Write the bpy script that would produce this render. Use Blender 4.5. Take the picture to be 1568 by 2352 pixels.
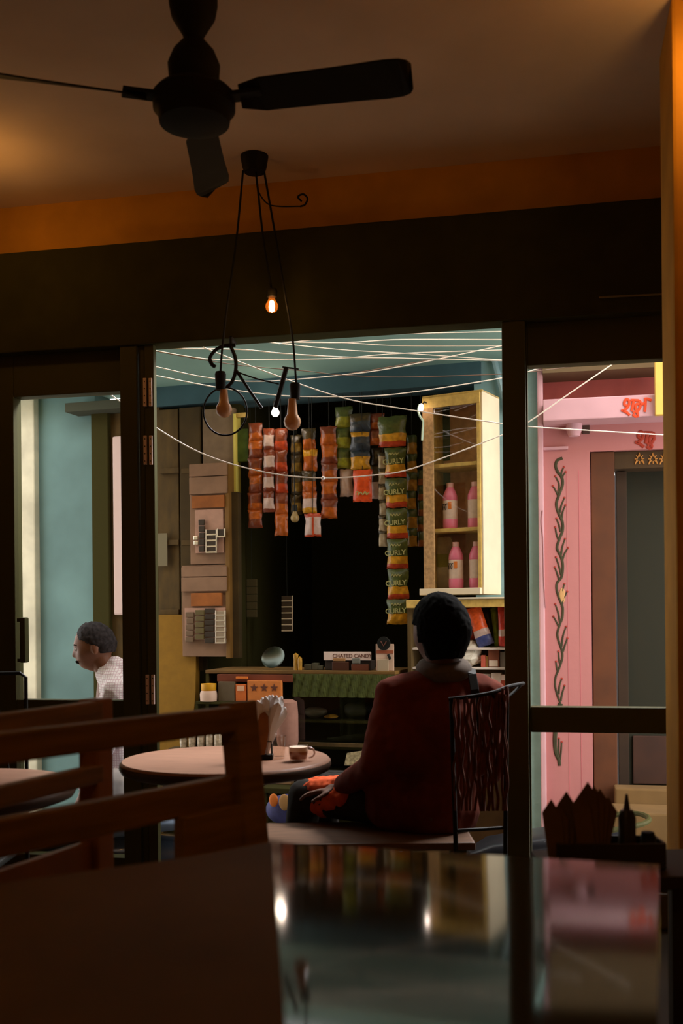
import bpy, bmesh, math, random
from mathutils import Vector, Matrix, noise

# ------------------------------------------------------------------ camera, world, light, exposure
FP = 2400.0            # focal length in pixels of the 1568 x 2352 frame
CX, CY = 784.0, 1410.0 # where the optical axis meets the frame (lens shift keeps uprights upright)
EYE = 1.23
ROLL = math.radians(0.55)
sc = bpy.context.scene
for o in list(bpy.data.objects): bpy.data.objects.remove(o)
COL = sc.collection
cd = bpy.data.cameras.new('camera'); cam = bpy.data.objects.new('camera', cd); COL.objects.link(cam)
cd.sensor_fit = 'VERTICAL'; cd.sensor_height = 36.0; cd.sensor_width = 24.0
cd.lens = 36.0*FP/2352.0
cd.shift_y = (CY-1176.0)/2352.0
cd.clip_start = .05; cd.clip_end = 200
cr_, sr_ = math.cos(ROLL), math.sin(ROLL)
cam.matrix_world = Matrix(((cr_, sr_, 0, 0), (0, 0, -1, 0), (-sr_, cr_, 0, EYE), (0, 0, 0, 1)))
cd.dof.use_dof = True; cd.dof.focus_distance = 4.9; cd.dof.aperture_fstop = 3.2
sc.camera = cam

w = bpy.data.worlds.new('sky'); sc.world = w; w.use_nodes = True
bgn = w.node_tree.nodes['Background']
bgn.inputs[0].default_value = (.86, .86, .84, 1); bgn.inputs[1].default_value = 3.4

sl = bpy.data.lights.new('soft_daylight', 'SUN'); sl.energy = 2.4; sl.angle = math.radians(50); sl.color = (1, .95, .86)
so = bpy.data.objects.new('soft_daylight', sl); COL.objects.link(so)
so.rotation_euler = Vector((-.55, .60, -.62)).to_track_quat('-Z', 'Y').to_euler()

sl2 = bpy.data.lights.new('sky_gap_sun', 'SUN'); sl2.energy = 12; sl2.angle = math.radians(24); sl2.color = (1, .97, .97)
so2 = bpy.data.objects.new('sky_gap_sun', sl2); COL.objects.link(so2)
so2.rotation_euler = Vector((-.50, -.55, -.82)).to_track_quat('-Z', 'Y').to_euler()

sc.view_settings.view_transform = 'Standard'; sc.view_settings.look = 'None'
sc.view_settings.gamma = 1; sc.view_settings.use_curve_mapping = False
sc.view_settings.exposure = 0.0
AMBER = (1.0, .62, .22)
LAMP_GAIN = 1.0
random.seed(7)

# ------------------------------------------------------------------ frames: pixel <-> place
class Frame:
    def __init__(s, deg, oy):
        a = math.radians(deg); s.a = a; s.oy = oy
        s.U = Vector((math.cos(a), -math.sin(a), 0)); s.V = Vector((math.sin(a), math.cos(a), 0))
        s.M = Matrix.Translation((0, oy, 0)) @ Matrix.Rotation(-a, 4, 'Z')
    def pt(s, px, py, v=0.0):
        dx, dy = px-CX, -(py-CY)
        X, Z = dx*cr_+dy*sr_, -dx*sr_+dy*cr_
        d = Vector((X/FP, 1, Z/FP))
        t = (v + s.oy*math.cos(s.a))/(d.dot(s.V))
        P = d*t - Vector((0, s.oy, 0))
        return Vector((P.dot(s.U), v, P.z+EYE))
    def u(s, px, v=0.0, py=1410): return s.pt(px, py, v).x
    def z(s, py, v=0.0, px=784): return s.pt(px, py, v).z
C = Frame(0, 0)
F = Frame(11.5, 4.3)     # cafe front
S = Frame(17, 6.3)       # shop front across the lane
P = Frame(11.5, 6.17)    # pink house
K = Frame(30, 5.71*(1+.135*.577))   # hanging glass cabinet
T = Frame(17, 1.672)     # far edge of the near table

# ------------------------------------------------------------------ materials
def lin(c): return tuple(((x/255)/12.92 if x/255 <= .04045 else ((x/255+.055)/1.055)**2.4) for x in c)
_m = {}
def mat(name, rgb, rough=.75, metal=0., noise_=0., scale=6., spec=.5, bump=0., rgb2=None, trans=0., ior=1.45, emit=None, es=0., coat=0., stretch=None, alpha=1.):
    if name in _m: return _m[name]
    m = bpy.data.materials.new(name); m.use_nodes = True; nt = m.node_tree; b = nt.nodes['Principled BSDF']
    c = lin(rgb); b.inputs['Base Color'].default_value = (*c, 1); b.inputs['Roughness'].default_value = rough
    b.inputs['Metallic'].default_value = metal; b.inputs['Specular IOR Level'].default_value = spec
    b.inputs['Transmission Weight'].default_value = trans; b.inputs['IOR'].default_value = ior
    b.inputs['Coat Weight'].default_value = coat; b.inputs['Alpha'].default_value = alpha
    if emit: b.inputs['Emission Color'].default_value = (*emit, 1); b.inputs['Emission Strength'].default_value = es
    if noise_ or bump or rgb2:
        tc = nt.nodes.new('ShaderNodeTexCoord'); mp = nt.nodes.new('ShaderNodeMapping'); nz = nt.nodes.new('ShaderNodeTexNoise')
        nt.links.new(tc.outputs['Object'], mp.inputs[0]); nt.links.new(mp.outputs[0], nz.inputs['Vector'])
        if stretch: mp.inputs['Scale'].default_value = stretch
        nz.inputs['Scale'].default_value = scale; nz.inputs['Detail'].default_value = 5
        if noise_ or rgb2:
            r = nt.nodes.new('ShaderNodeValToRGB'); r.color_ramp.elements[0].position = .35; r.color_ramp.elements[1].position = .68
            c2 = lin(rgb2) if rgb2 else tuple(min(1, x*(1+noise_)) for x in c)
            c1 = c if rgb2 else tuple(x*(1-noise_) for x in c)
            r.color_ramp.elements[0].color = (*c1, 1); r.color_ramp.elements[1].color = (*c2, 1)
            nt.links.new(nz.outputs[0], r.inputs[0]); nt.links.new(r.outputs[0], b.inputs['Base Color'])
        if bump:
            bn = nt.nodes.new('ShaderNodeBump'); bn.inputs['Strength'].default_value = bump; bn.inputs['Distance'].default_value = .01
            nt.links.new(nz.outputs[0], bn.inputs['Height']); nt.links.new(bn.outputs[0], b.inputs['Normal'])
    _m[name] = m; return m
def glass_mat(name, tint=(1, 1, 1), mixmin=.0, rough=.02):
    m = bpy.data.materials.new(name); m.use_nodes = True; nt = m.node_tree; nt.nodes.clear()
    o = nt.nodes.new('ShaderNodeOutputMaterial'); mx = nt.nodes.new('ShaderNodeMixShader'); t = nt.nodes.new('ShaderNodeBsdfTransparent')
    g = nt.nodes.new('ShaderNodeBsdfGlossy'); f = nt.nodes.new('ShaderNodeFresnel'); f.inputs[0].default_value = 1.5
    t.inputs[0].default_value = (*tint, 1); g.inputs['Roughness'].default_value = rough
    ad = nt.nodes.new('ShaderNodeMath'); ad.operation = 'ADD'; ad.inputs[1].default_value = mixmin
    ge = nt.nodes.new('ShaderNodeNewGeometry'); iv = nt.nodes.new('ShaderNodeMath'); iv.operation = 'SUBTRACT'; iv.inputs[0].default_value = 1.0
    ml = nt.nodes.new('ShaderNodeMath'); ml.operation = 'MULTIPLY'
    nt.links.new(ge.outputs['Backfacing'], iv.inputs[1]); nt.links.new(f.outputs[0], ad.inputs[0]); nt.links.new(ad.outputs[0], ml.inputs[0]); nt.links.new(iv.outputs[0], ml.inputs[1]); nt.links.new(ml.outputs[0], mx.inputs[0])
    nt.links.new(t.outputs[0], mx.inputs[1]); nt.links.new(g.outputs[0], mx.inputs[2]); nt.links.new(mx.outputs[0], o.inputs[0])
    return m

M_ceil = mat('ceiling_plaster', (216, 190, 160), .9, noise_=.06, scale=3)
M_wallo = mat('ochre_wall', (206, 146, 40), .85, noise_=.12, scale=5)
M_floor = mat('dark_floor_tile', (60, 50, 36), .5, noise_=.2, scale=3)
M_black = mat('black_painted_metal', (70, 68, 34), .6, spec=.25)
M_beam = mat('dark_beam_paint', (60, 58, 26), .9, spec=.15, noise_=.1, scale=12)
M_iron = mat('wrought_iron', (22, 22, 18), .6, spec=.25)
M_steel = mat('hinge_steel', (235, 208, 196), .45, metal=.25)
M_wood_d = mat('dark_bench_wood', (142, 106, 48), .55, noise_=.25, scale=4, stretch=(1, 1, 12))
M_wood_r = mat('red_brown_bench_wood', (158, 102, 42), .5, noise_=.2, scale=4)
M_top = mat('pale_table_wood', (152, 112, 90), .42, noise_=.12, scale=9, stretch=(1, 8, 1), bump=.05)
M_rim = mat('table_rim_wood', (120, 82, 62), .35, noise_=.2, scale=6)
M_seat = mat('worn_seat_wood', (100, 72, 52), .5, noise_=.2, scale=6, stretch=(2, 12, 2))
M_glass = glass_mat('window_glass')
M_cupglass = glass_mat('cup_glass', (.96, .93, .9), .04)
M_white = mat('white_paper', (242, 240, 238), .8)
M_fan = mat('fan_paint', (36, 34, 20), .7, spec=.2)

# ------------------------------------------------------------------ mesh builder
class MB:
    def __init__(s): s.bm = bmesh.new(); s.mi = 0
    def _f(s, vs):
        try:
            f = s.bm.faces.new(vs); f.material_index = s.mi; return f
        except ValueError: return None
    def box(s, a, b, bev=0.):
        x0, x1 = sorted((a[0], b[0])); y0, y1 = sorted((a[1], b[1])); z0, z1 = sorted((a[2], b[2]))
        if bev: 
            t = bmesh.new(); bmesh.ops.create_cube(t, size=1)
            for v in t.verts: v.co = Vector(((x0+x1)/2+v.co.x*(x1-x0), (y0+y1)/2+v.co.y*(y1-y0), (z0+z1)/2+v.co.z*(z1-z0)))
            bmesh.ops.bevel(t, geom=t.edges[:], offset=min(bev, (x1-x0)/2.1, (y1-y0)/2.1, (z1-z0)/2.1), segments=2, affect='EDGES', profile=.6)
            mp = {v: s.bm.verts.new(v.co) for v in t.verts}
            for f in t.faces: s._f([mp[v] for v in f.verts])
            t.free(); return s
        V = [s.bm.verts.new(p) for p in ((x0,y0,z0),(x1,y0,z0),(x1,y1,z0),(x0,y1,z0),(x0,y0,z1),(x1,y0,z1),(x1,y1,z1),(x0,y1,z1))]
        for q in ((3,2,1,0),(4,5,6,7),(0,1,5,4),(1,2,6,5),(2,3,7,6),(3,0,4,7)): s._f([V[i] for i in q])
        return s
    def pbox(s, fr, x0, y0, x1, y1, v0, v1, bev=0., vz=None):
        a = fr.pt(x0, (y0+y1)/2, v0).x; b = fr.pt(x1, (y0+y1)/2, v0).x
        t = fr.pt((x0+x1)/2, y0, v0).z; q = fr.pt((x0+x1)/2, y1, v0).z
        return s.box((a, v0, q), (b, v1, t), bev)
    def beam(s, p, q, w, d, up=Vector((0, 0, 1)), bev=.003):
        """box beam from p to q, section w (along up) x d"""
        p, q = Vector(p), Vector(q); ax = (q-p).normalized(); L = (q-p).length
        up = Vector(up); sd = ax.cross(up).normalized(); up = sd.cross(ax).normalized()
        t = MB(); t.box((0, -d/2, -w/2), (L, d/2, w/2), bev)
        mp = {}
        for v in t.bm.verts: mp[v] = s.bm.verts.new(p+ax*v.co.x+sd*v.co.y+up*v.co.z)
        for f in t.bm.faces: s._f([mp[v] for v in f.verts])
        t.bm.free(); return s
    def prism(s, pts, v0, v1):
        """pts (u, z) outline, extruded from v0 to v1"""
        A = [s.bm.verts.new((p[0], v0, p[1])) for p in pts]; B = [s.bm.verts.new((p[0], v1, p[1])) for p in pts]
        s._f(A); s._f(B[::-1]); n = len(pts)
        for i in range(n): s._f([A[i], B[i], B[(i+1) % n], A[(i+1) % n]])
        return s
    def tube(s, pts, r, seg=8, caps=True, closed=False, flat=1.):
        pts = [Vector(p) for p in pts]; n = len(pts)
        rs = r if isinstance(r, (list, tuple)) else [r]*n
        rings = []; up = None
        for i, p in enumerate(pts):
            if closed: t = pts[(i+1) % n]-pts[i-1]
            else: t = (pts[min(i+1, n-1)]-pts[max(i-1, 0)])
            t = t.normalized() if t.length > 1e-9 else Vector((0, 0, 1))
            if up is None: up = Vector((0, 1, 0)) if abs(t.y) < .9 else Vector((1, 0, 0))
            sd = t.cross(up)
            sd = sd.normalized() if sd.length > 1e-6 else t.orthogonal().normalized()
            up2 = sd.cross(t).normalized(); up = up2
            rings.append([s.bm.verts.new(p+(sd*math.cos(2*math.pi*k/seg)+up2*(math.sin(2*math.pi*k/seg)*flat))*rs[i]) for k in range(seg)])
        m = n if closed else n-1
        for i in range(m):
            A, B = rings[i], rings[(i+1) % n]
            for k in range(seg): s._f([A[k], A[(k+1) % seg], B[(k+1) % seg], B[k]])
        if caps and not closed: s._f(rings[0][::-1]); s._f(rings[-1])
        return s
    def lathe(s, c, prof, seg=24, sx=1., sy=1.):
        c = Vector(c); rings = []
        for (r, z) in prof:
            if r < 1e-5: rings.append([s.bm.verts.new(c+Vector((0, 0, z)))])
            else: rings.append([s.bm.verts.new(c+Vector((r*sx*math.cos(2*math.pi*k/seg), r*sy*math.sin(2*math.pi*k/seg), z))) for k in range(seg)])
        for A, B in zip(rings, rings[1:]):
            for k in range(seg):
                k2 = (k+1) % seg
                if len(A) == 1 and len(B) == 1: continue
                if len(A) == 1: s._f([A[0], B[k2], B[k]])
                elif len(B) == 1: s._f([A[k], A[k2], B[0]])
                else: s._f([A[k], A[k2], B[k2], B[k]])
        if len(rings[0]) > 1: s._f(rings[0][::-1])
        if len(rings[-1]) > 1: s._f(rings[-1])
        return s
    def ball(s, c, r, seg=16):
        r = r if isinstance(r, (tuple, list, Vector)) else (r, r, r); h = seg//2
        prof = [(math.sin(math.pi*i/h), -math.cos(math.pi*i/h)*r[2]) for i in range(h+1)]
        return s.lathe(c, prof, seg, r[0], r[1])
    def cap(s, p0, r0, p1, r1, seg=14):
        p0, p1 = Vector(p0), Vector(p1); t = (p1-p0)
        if t.length < 1e-6: return s.ball(p0, r0)
        t.normalize(); sd = t.orthogonal().normalized(); up = sd.cross(t)
        rings = []
        for (c, rr, sg, rng) in ((p0, r0, -1, range(0, 5)), (p1, r1, 1, range(4, -1, -1))):
            for i in rng:
                a = math.pi/2*i/4
                rings.append((c+t*sg*rr*math.cos(a), max(rr*math.sin(a), 1e-4)))
        R = [[s.bm.verts.new(c+(sd*math.cos(2*math.pi*k/seg)+up*math.sin(2*math.pi*k/seg))*rr) for k in range(seg)] for c, rr in rings]
        for A, B in zip(R, R[1:]):
            for k in range(seg): s._f([A[k], A[(k+1) % seg], B[(k+1) % seg], B[k]])
        s._f(R[0][::-1]); s._f(R[-1]); return s
    def add(s, other, fn):
        mp = {v: s.bm.verts.new(fn(v.co)) for v in other.bm.verts}
        for f in other.bm.faces:
            g = s._f([mp[v] for v in f.verts])
            if g: g.material_index = f.material_index
        return s

def mesh_of(name, mb, mats, base=Vector((0, 0, 0)), smooth=False):
    bmesh.ops.recalc_face_normals(mb.bm, faces=mb.bm.faces[:])
    for v in mb.bm.verts: v.co -= base
    me = bpy.data.meshes.new(name); mb.bm.to_mesh(me); mb.bm.free()
    for m in (mats if isinstance(mats, (list, tuple)) else [mats]): me.materials.append(m)
    if smooth:
        for p in me.polygons: p.use_smooth = True
        me.set_sharp_from_angle(angle=math.radians(42))
    return me
class Thing:
    def __init__(s, fr, base, name, label=None, cat=None, group=None, kind=None):
        s.fr, s.base = fr, Vector(base); s.o = bpy.data.objects.new(name, None); COL.objects.link(s.o)
        s.o.empty_display_size = .05
        s.o.matrix_world = fr.M @ Matrix.Translation(s.base); tag(s.o, label, cat, group, kind)
    def part(s, name, mb, mats, parent=None, smooth=False, label=None):
        o = bpy.data.objects.new(name, mesh_of(name, mb, mats, s.base, smooth)); COL.objects.link(o)
        o.parent = parent or s.o
        if label: o['label'] = label
        return o
def tag(o, label=None, cat=None, group=None, kind=None):
    for k, v in (('label', label), ('category', cat), ('group', group), ('kind', kind)):
        if v: o[k] = v
    return o
def one(fr, base, name, mb, mats, label=None, cat=None, group=None, kind=None, smooth=False):
    base = Vector(base); o = bpy.data.objects.new(name, mesh_of(name, mb, mats, base, smooth)); COL.objects.link(o)
    o.matrix_world = fr.M @ Matrix.Translation(base); return tag(o, label, cat, group, kind)
def catmull(pts, n=6):
    P_ = [Vector(p) for p in pts]; out = []
    Q = [P_[0]*2-P_[1]]+P_+[P_[-1]*2-P_[-2]]
    for i in range(1, len(Q)-2):
        for k in range(n):
            t = k/n; a, b, c, d = Q[i-1], Q[i], Q[i+1], Q[i+2]
            out.append(.5*((2*b)+(c-a)*t+(2*a-5*b+4*c-d)*t*t+(3*b-a-3*c+d)*t**3))
    out.append(P_[-1]); return out
def point_lamp(name, loc, energy, color=AMBER, r=.04, parent=None):
    l = bpy.data.lights.new(name, 'POINT'); l.energy = energy*LAMP_GAIN; l.color = color; l.shadow_soft_size = r
    o = bpy.data.objects.new(name, l); COL.objects.link(o); o.location = loc
    if parent: o.parent = parent; o.location = (0, 0, 0); o.matrix_parent_inverse = Matrix(); o.location = loc
    return o
def text_part(thing, name, body, fr_pt, size, m, parent=None, rot=0., bold=0., flip=False):
    c = bpy.data.curves.new(name, 'FONT'); c.body = body; c.size = size; c.align_x = 'CENTER'; c.align_y = 'CENTER'; c.extrude = .0008; c.offset = bold
    t = bpy.data.objects.new(name+'_t', c); COL.objects.link(t)
    me = bpy.data.meshes.new_from_object(t.evaluated_get(bpy.context.evaluated_depsgraph_get()))
    bpy.data.objects.remove(t)
    R = Matrix.Rotation(rot, 4, 'Y') @ Matrix.Rotation(math.pi/2, 4, 'X')
    me.transform(Matrix.Translation(Vector(fr_pt)-thing.base) @ R); me.materials.clear(); me.materials.append(m)
    o = bpy.data.objects.new(name, me); COL.objects.link(o); o.parent = parent or thing.o; return o

# ================================================================== THE CAFE ROOM
Zc = 3.03                      # ceiling
Zo = F.z(770); Zw = F.z(528)   # head of the opening, top of the dark beam
UL, UR, VB = -3.3, 1.55, -6.5
one(F, (0, 0, 0), 'floor', MB().box((UL, VB, -.06), (UR, .16, 0)), M_floor, kind='structure')
one(F, (0, 0, 0), 'ceiling', MB().box((UL, VB, Zc), (UR, .16, Zc+.12)), M_ceil, kind='structure')
one(F, (0, 0, 0), 'wall_front', MB().box((UL, 0, Zw), (UR, .16, Zc)).box((UL, .02, Zc+.12), (UR+1.2, .3, 3.2)), M_wallo, kind='structure')
one(F, (0, 0, 0), 'wall_left', MB().box((UL-.12, VB, -.06), (UL, .16, Zc)), M_wallo, kind='structure')
one(F, (0, 0, 0), 'wall_right', MB().box((UR, VB, -.06), (UR+.12, .16, Zc)), M_wallo, kind='structure')
one(F, (0, 0, 0), 'wall_back', MB().box((UL, VB-.12, -.06), (UR, VB, Zc)), M_wallo, kind='structure')
up_ = F.u(1514, -.676, 170)
one(F, (up_, -.676, 0), 'wall_pillar', MB().box((up_, -1.02, 0), (UR, -.676, Zc), .012), M_wallo, kind='structure')
# dark beam over the openings
one(F, (0, 0, Zo), 'trim_1', MB().box((UL, -.06, Zo), (UR, .05, Zw), .006), M_beam, kind='structure')
# thin pale conduit along the beam, right end
one(F, (F.u(1385, -.07), -.07, F.z(680, -.07, 1450)), 'wall_conduit', MB().tube([F.pt(1375, 683, -.068), F.pt(1532, 675, -.068)], .004), mat('grey_conduit', (120, 110, 80), .6),
    'thin grey conduit running along the right end of the dark beam', 'conduit')
# sill under everything
SILL = .14
one(F, (0, 0, 0), 'trim_2', MB().box((UL, -.03, 0), (UR, .16, SILL), .01), mat('sill_stone', (92, 76, 62), .5, noise_=.2), kind='structure')

def framed_window(name, u0, u1, z0, z1, zr0, zr1, bars, st=.05, v0=.0, v1=.07):
    t = Thing(F, ((u0+u1)/2, 0, z0), name, kind='structure')
    fr = MB()
    ul, ur = bars
    fr.box((u0, v0, z0), (ul, v1, Zo+.001), .004); fr.box((ur, v0, z0), (u1, v1, Zo+.001), .004)
    fr.box((ul, v0, z1), (ur, v1, Zo+.001), .004); fr.box((ul, v0, zr0), (ur, v1, zr1), .006); fr.box((ul, v0, z0), (ur, v1, z0+.05), .004)
    t.part('window_frame', fr, M_black)
    t.part('glass_pane', MB().box((ul, .03, zr1), (ur, .034, z1)), M_glass)
    t.part('glass_pane', MB().box((ul, .03, z0+.05), (ur, .034, zr0)), M_glass)
    return t
# left window
w1 = framed_window('window_1', UL, F.u(300), SILL, F.z(905, 0, 160), F.z(1692, 0, 250), F.z(1608, 0, 200), (F.u(35), F.u(290)))
w1.part('handle', MB().box((F.u(49, -.03), -.05, F.z(1522, -.03, 56)), (F.u(62, -.03), -.012, F.z(1418, -.03, 56)), .006).box((F.u(44, -.01), -.03, F.z(1428, 0, 56)), (F.u(56, 0), .0, F.z(1420, 0, 56))).box((F.u(44, -.01), -.03, F.z(1520, 0, 56)), (F.u(56, 0), .0, F.z(1512, 0, 56))), M_black, label='black pull handle')
# right window
w2 = framed_window('window_2', F.u(1212), UR, SILL, F.z(831, 0, 1370), F.z(1684, 0, 1380), F.z(1625, 0, 1380), (F.u(1216), F.u(1552)))
# folded door leaves (left post) and the right post
d1 = Thing(F, (F.u(325), 0, SILL), 'door_1', kind='structure')
uA, uB, uC = F.u(291), F.u(329), F.u(367)
d1.part('door_leaf', MB().box((uA, -.05, SILL), (uB, .05, Zo), .004), M_black)
d1.part('door_leaf', MB().box((uB+.004, -.035, SILL), (uB+.03, -.012, Zo), .003), M_black)
d1.part('door_leaf', MB().box((uB+.034, -.045, SILL), (uC, -.012, Zo), .003), M_black)
for (y0, y1, dx) in ((868, 933, 0), (1000, 1067, 1), (1550, 1618, 6)):
    for x in (331+dx, 344+dx):
        h = d1.part('hinge', MB().pbox(F, x-3, y0, x+4, y1, -.054, -.03, .002), M_steel, label='bright steel strip hinge')
        sb = MB()
        for k in range(4): 
            p = F.pt(x+.5, y0+8+k*(y1-y0-16)/3, -.055); sb.ball(p, (.003, .002, .003), 6)
        d1.part('screw', sb, M_black, h)
one(F, (F.u(1185), 0, SILL), 'trim_3', MB().box((F.u(1159), -.05, SILL), (F.u(1212), .1, Zo), .005), M_black, kind='structure')

# ================================================================== CEILING FAN
def fan():
    c = C.pt(446, 240, 2.95); X, D = c.x, c.y
    t = Thing(C, (X, D, Zc), 'ceiling_fan', 'dark three bladed ceiling fan hanging from the ceiling, seen from below', 'fan')
    zz = lambda y: C.pt(446, y, D).z
    r = lambda p: p*D/FP
    t.part('canopy', MB().lathe((X, D, 0), [(.0, zz(92)), (r(22), zz(92)), (r(26), zz(80)), (r(50), zz(40)), (r(56), zz(10)), (r(56), Zc-.001), (0, Zc-.001)], 28), M_fan, smooth=True)
    t.part('down_rod', MB().lathe((X, D, 0), [(r(20), zz(130)), (r(20), zz(80))], 16), M_fan, smooth=True)
    t.part('rod_cover', MB().lathe((X, D, 0), [(r(40), zz(212)), (r(57), zz(186)), (r(60), zz(150)), (r(48), zz(120)), (r(24), zz(92))], 28), M_fan, smooth=True)
    t.part('motor', MB().lathe((X, D, 0), [(0, zz(296)), (r(40), zz(296)), (r(60), zz(290)), (r(80), zz(284)), (r(84), zz(262)), (r(94), zz(252)), (r(95), zz(222)), (r(84), zz(210)), (r(30), zz(204)), (0, zz(204))], 36), M_fan, smooth=True)
    zb = zz(232)
    for ang in (-12, 197, 92):
        a = math.radians(ang); R = lambda x, y, z: Vector((X+x*math.cos(a)-y*math.sin(a), D+x*math.sin(a)+y*math.cos(a), zb+z))
        b = MB(); prof = [(.135, .02), (.17, .034), (.2, .046), (.3, .048), (.45, .052), (.55, .058), (.59, .054), (.61, .042), (.62, .02)]
        tp, bt = [], []
        for (x, hw) in prof:
            dz = .0
            tp.append((R(x, -hw, .022*1), R(x, hw, -.022))); bt.append((R(x, -hw, .017), R(x, hw, -.027)))
        V = [[b.bm.verts.new(p) for p in (q[0], q[1])]+[b.bm.verts.new(p) for p in (s_[0], s_[1])] for q, s_ in zip(tp, bt)]
        for A, B in zip(V, V[1:]):
            b._f([A[0], B[0], B[1], A[1]]); b._f([A[2], A[3], B[3], B[2]]); b._f([A[0], A[2], B[2], B[0]]); b._f([A[1], B[1], B[3], A[3]])
        b._f(V[0]); b._f(V[-1])
        bl = t.part('blade', b, M_fan)
        t.part('blade_bracket', MB().beam(R(.08, 0, .0), R(.2, 0, .0), .012, .05), M_fan, bl)
fan()

# ================================================================== PENDANT LAMP
M_bulb = mat('frosted_bulb_glass', (214, 165, 120), .25, trans=.0, spec=.6, alpha=.9)
def bulb_mb(c, r, top):
    """pear shaped bulb, c centre of the globe, top z of the neck"""
    h = top-c.z
    return MB().lathe(c, [(0, -r), (r*.5, -r*.87), (r*.87, -r*.5), (r, 0), (r*.9, r*.42), (r*.62, r*.85), (r*.5, h*.8), (r*.47, h)], 20)
def pendant():
    D = 4.1; c = C.pt(584, 358, D)
    t = Thing(C, (c.x, D, Zc), 'pendant_lamp', 'black ceiling rose with three spread flex cords carrying bulbs', 'lamp')
    r = lambda p: p*D/FP; zb = C.pt(584, 396, D).z
    t.part('ceiling_rose', MB().lathe((c.x, D, 0), [(0, zb), (r(24), zb), (r(28), zb+r(12)), (r(32), C.pt(584, 362, D).z), (r(32), Zc-.001), (0, Zc-.001)], 24), M_iron, smooth=True)
    def hang(cord, sx, sy0, sy1, bx, by, br, lit=False):
        cp = [C.pt(x, y, D) for x, y in cord]
        t.part('cord', MB().tube(catmull(cp), .0042), M_iron)
        s0, s1 = C.pt(sx, sy0, D), C.pt(sx, sy1, D)
        so_ = t.part('socket', MB().lathe((s0.x, D, 0), [(0, s1.z), (r(11), s1.z), (r(13), s0.z-.01), (r(11), s0.z), (0, s0.z)], 16), M_iron, smooth=True)
        g = C.pt(bx, by, D)
        if not lit: t.part('bulb', bulb_mb(g, r(br), s1.z), M_bulb, smooth=True)
        return s0
    hang([(558, 392), (543, 548), (522, 700), (511, 792), (506, 856)], 506, 854, 896, 514, 941, 19)
    hang([(606, 392), (632, 540), (655, 680), (672, 780), (680, 882)], 677, 880, 917, 671, 969, 20)
    # third, lit
    s0 = hang([(587, 394), (592, 436), (606, 560), (624, 668)], 624, 664, 682, 624, 700, 12, True)
    g = C.pt(624, 704, D)
    gl = t.part('lit_bulb', bulb_mb(g, r(15), C.pt(624, 680, D).z), mat('amber_bulb_glass', (255, 160, 60), .1, alpha=.12, emit=(1, .35, .06), es=.28), smooth=True, label='amber glowing bulb')
    t.part('filament', MB().lathe(g, [(0, -r(14)), (r(6), -r(10)), (r(7), 0), (r(5), r(12)), (0, r(15))], 12), mat('filament_glow', (255, 220, 150), emit=(1, .62, .25), es=11), gl)
    point_lamp('pendant_glow', (g.x, D-.06, g.z), .35, (1, .45, .12), .02)
    # loose middle flex swinging to a hook in the wall
    one(C, C.pt(690, 470, 4.2), 'wall_hook', MB().tube(catmull([C.pt(692, 462, 4.22), C.pt(684, 452, 4.2), C.pt(696, 446, 4.19), C.pt(706, 456, 4.18), C.pt(700, 470, 4.19), C.pt(690, 474, 4.22)]), .004), M_iron, 'small black hook on the ochre wall right of the pendant cords', 'hook')
    one(C, C.pt(620, 470, 4.16), 'flex_cable', MB().tube(catmull([C.pt(588, 398, 4.1), C.pt(592, 436, 4.12), C.pt(612, 466, 4.15), C.pt(640, 474, 4.17), C.pt(692, 474, 4.2)]), .0028), M_iron, 'thin dark cable running from the ceiling rose to the wall hook', 'cable')
pendant()
def iron_fixture():
    D = 4.18; q = lambda pts: catmull([C.pt(x, y, D) for x, y in pts], 6)
    t = Thing(C, C.pt(540, 795, D), 'iron_hanger', 'black wrought iron scroll hanger with a ring, below the dark beam', 'hanger')
    t.part('top_bar', MB().beam(C.pt(520, 796, D), C.pt(541, 794, D), .008, .012), M_iron)
    t.part('hook', MB().tube(q([(540, 792), (516, 794), (495, 804), (482, 822), (486, 836), (494, 843)]), [.007]*20+[.008]*11, 8), M_iron, smooth=True)
    t.part('stem', MB().tube([C.pt(530, 775, D), C.pt(530, 796, D)], .006), M_iron)
    p0 = C.pt(530, 775, D); t.part('beam_bracket', MB().tube([p0, Vector((p0.x, 4.345, p0.z+.02))], .007), M_iron)
    t.part('stem_curve', MB().tube(q([(530, 796), (540, 822), (541, 850), (533, 876), (520, 890)]), .0075), M_iron, smooth=True)
    ring = [C.pt(517+50*math.cos(a), 945-55*math.sin(a), D) for a in [math.radians(k) for k in range(0, 360, 12)]]
    t.part('ring', MB().tube(ring, .0038, closed=True), M_iron, smooth=True)
    t.part('arm', MB().tube([C.pt(543, 852, D), C.pt(570, 893, D), C.pt(601, 938, D)], .0065), M_iron)
    t.part('arm', MB().tube(q([(543, 854), (590, 870), (640, 882)]), .003), M_iron)
    t.part('arm', MB().tube([C.pt(657, 845, D), C.pt(645, 890, D), C.pt(632, 936, D)], .010), M_iron)
    t.part('arm_tip', MB().beam(C.pt(648, 843, D), C.pt(686, 848, D), .006, .01), M_iron)
iron_fixture()

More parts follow.
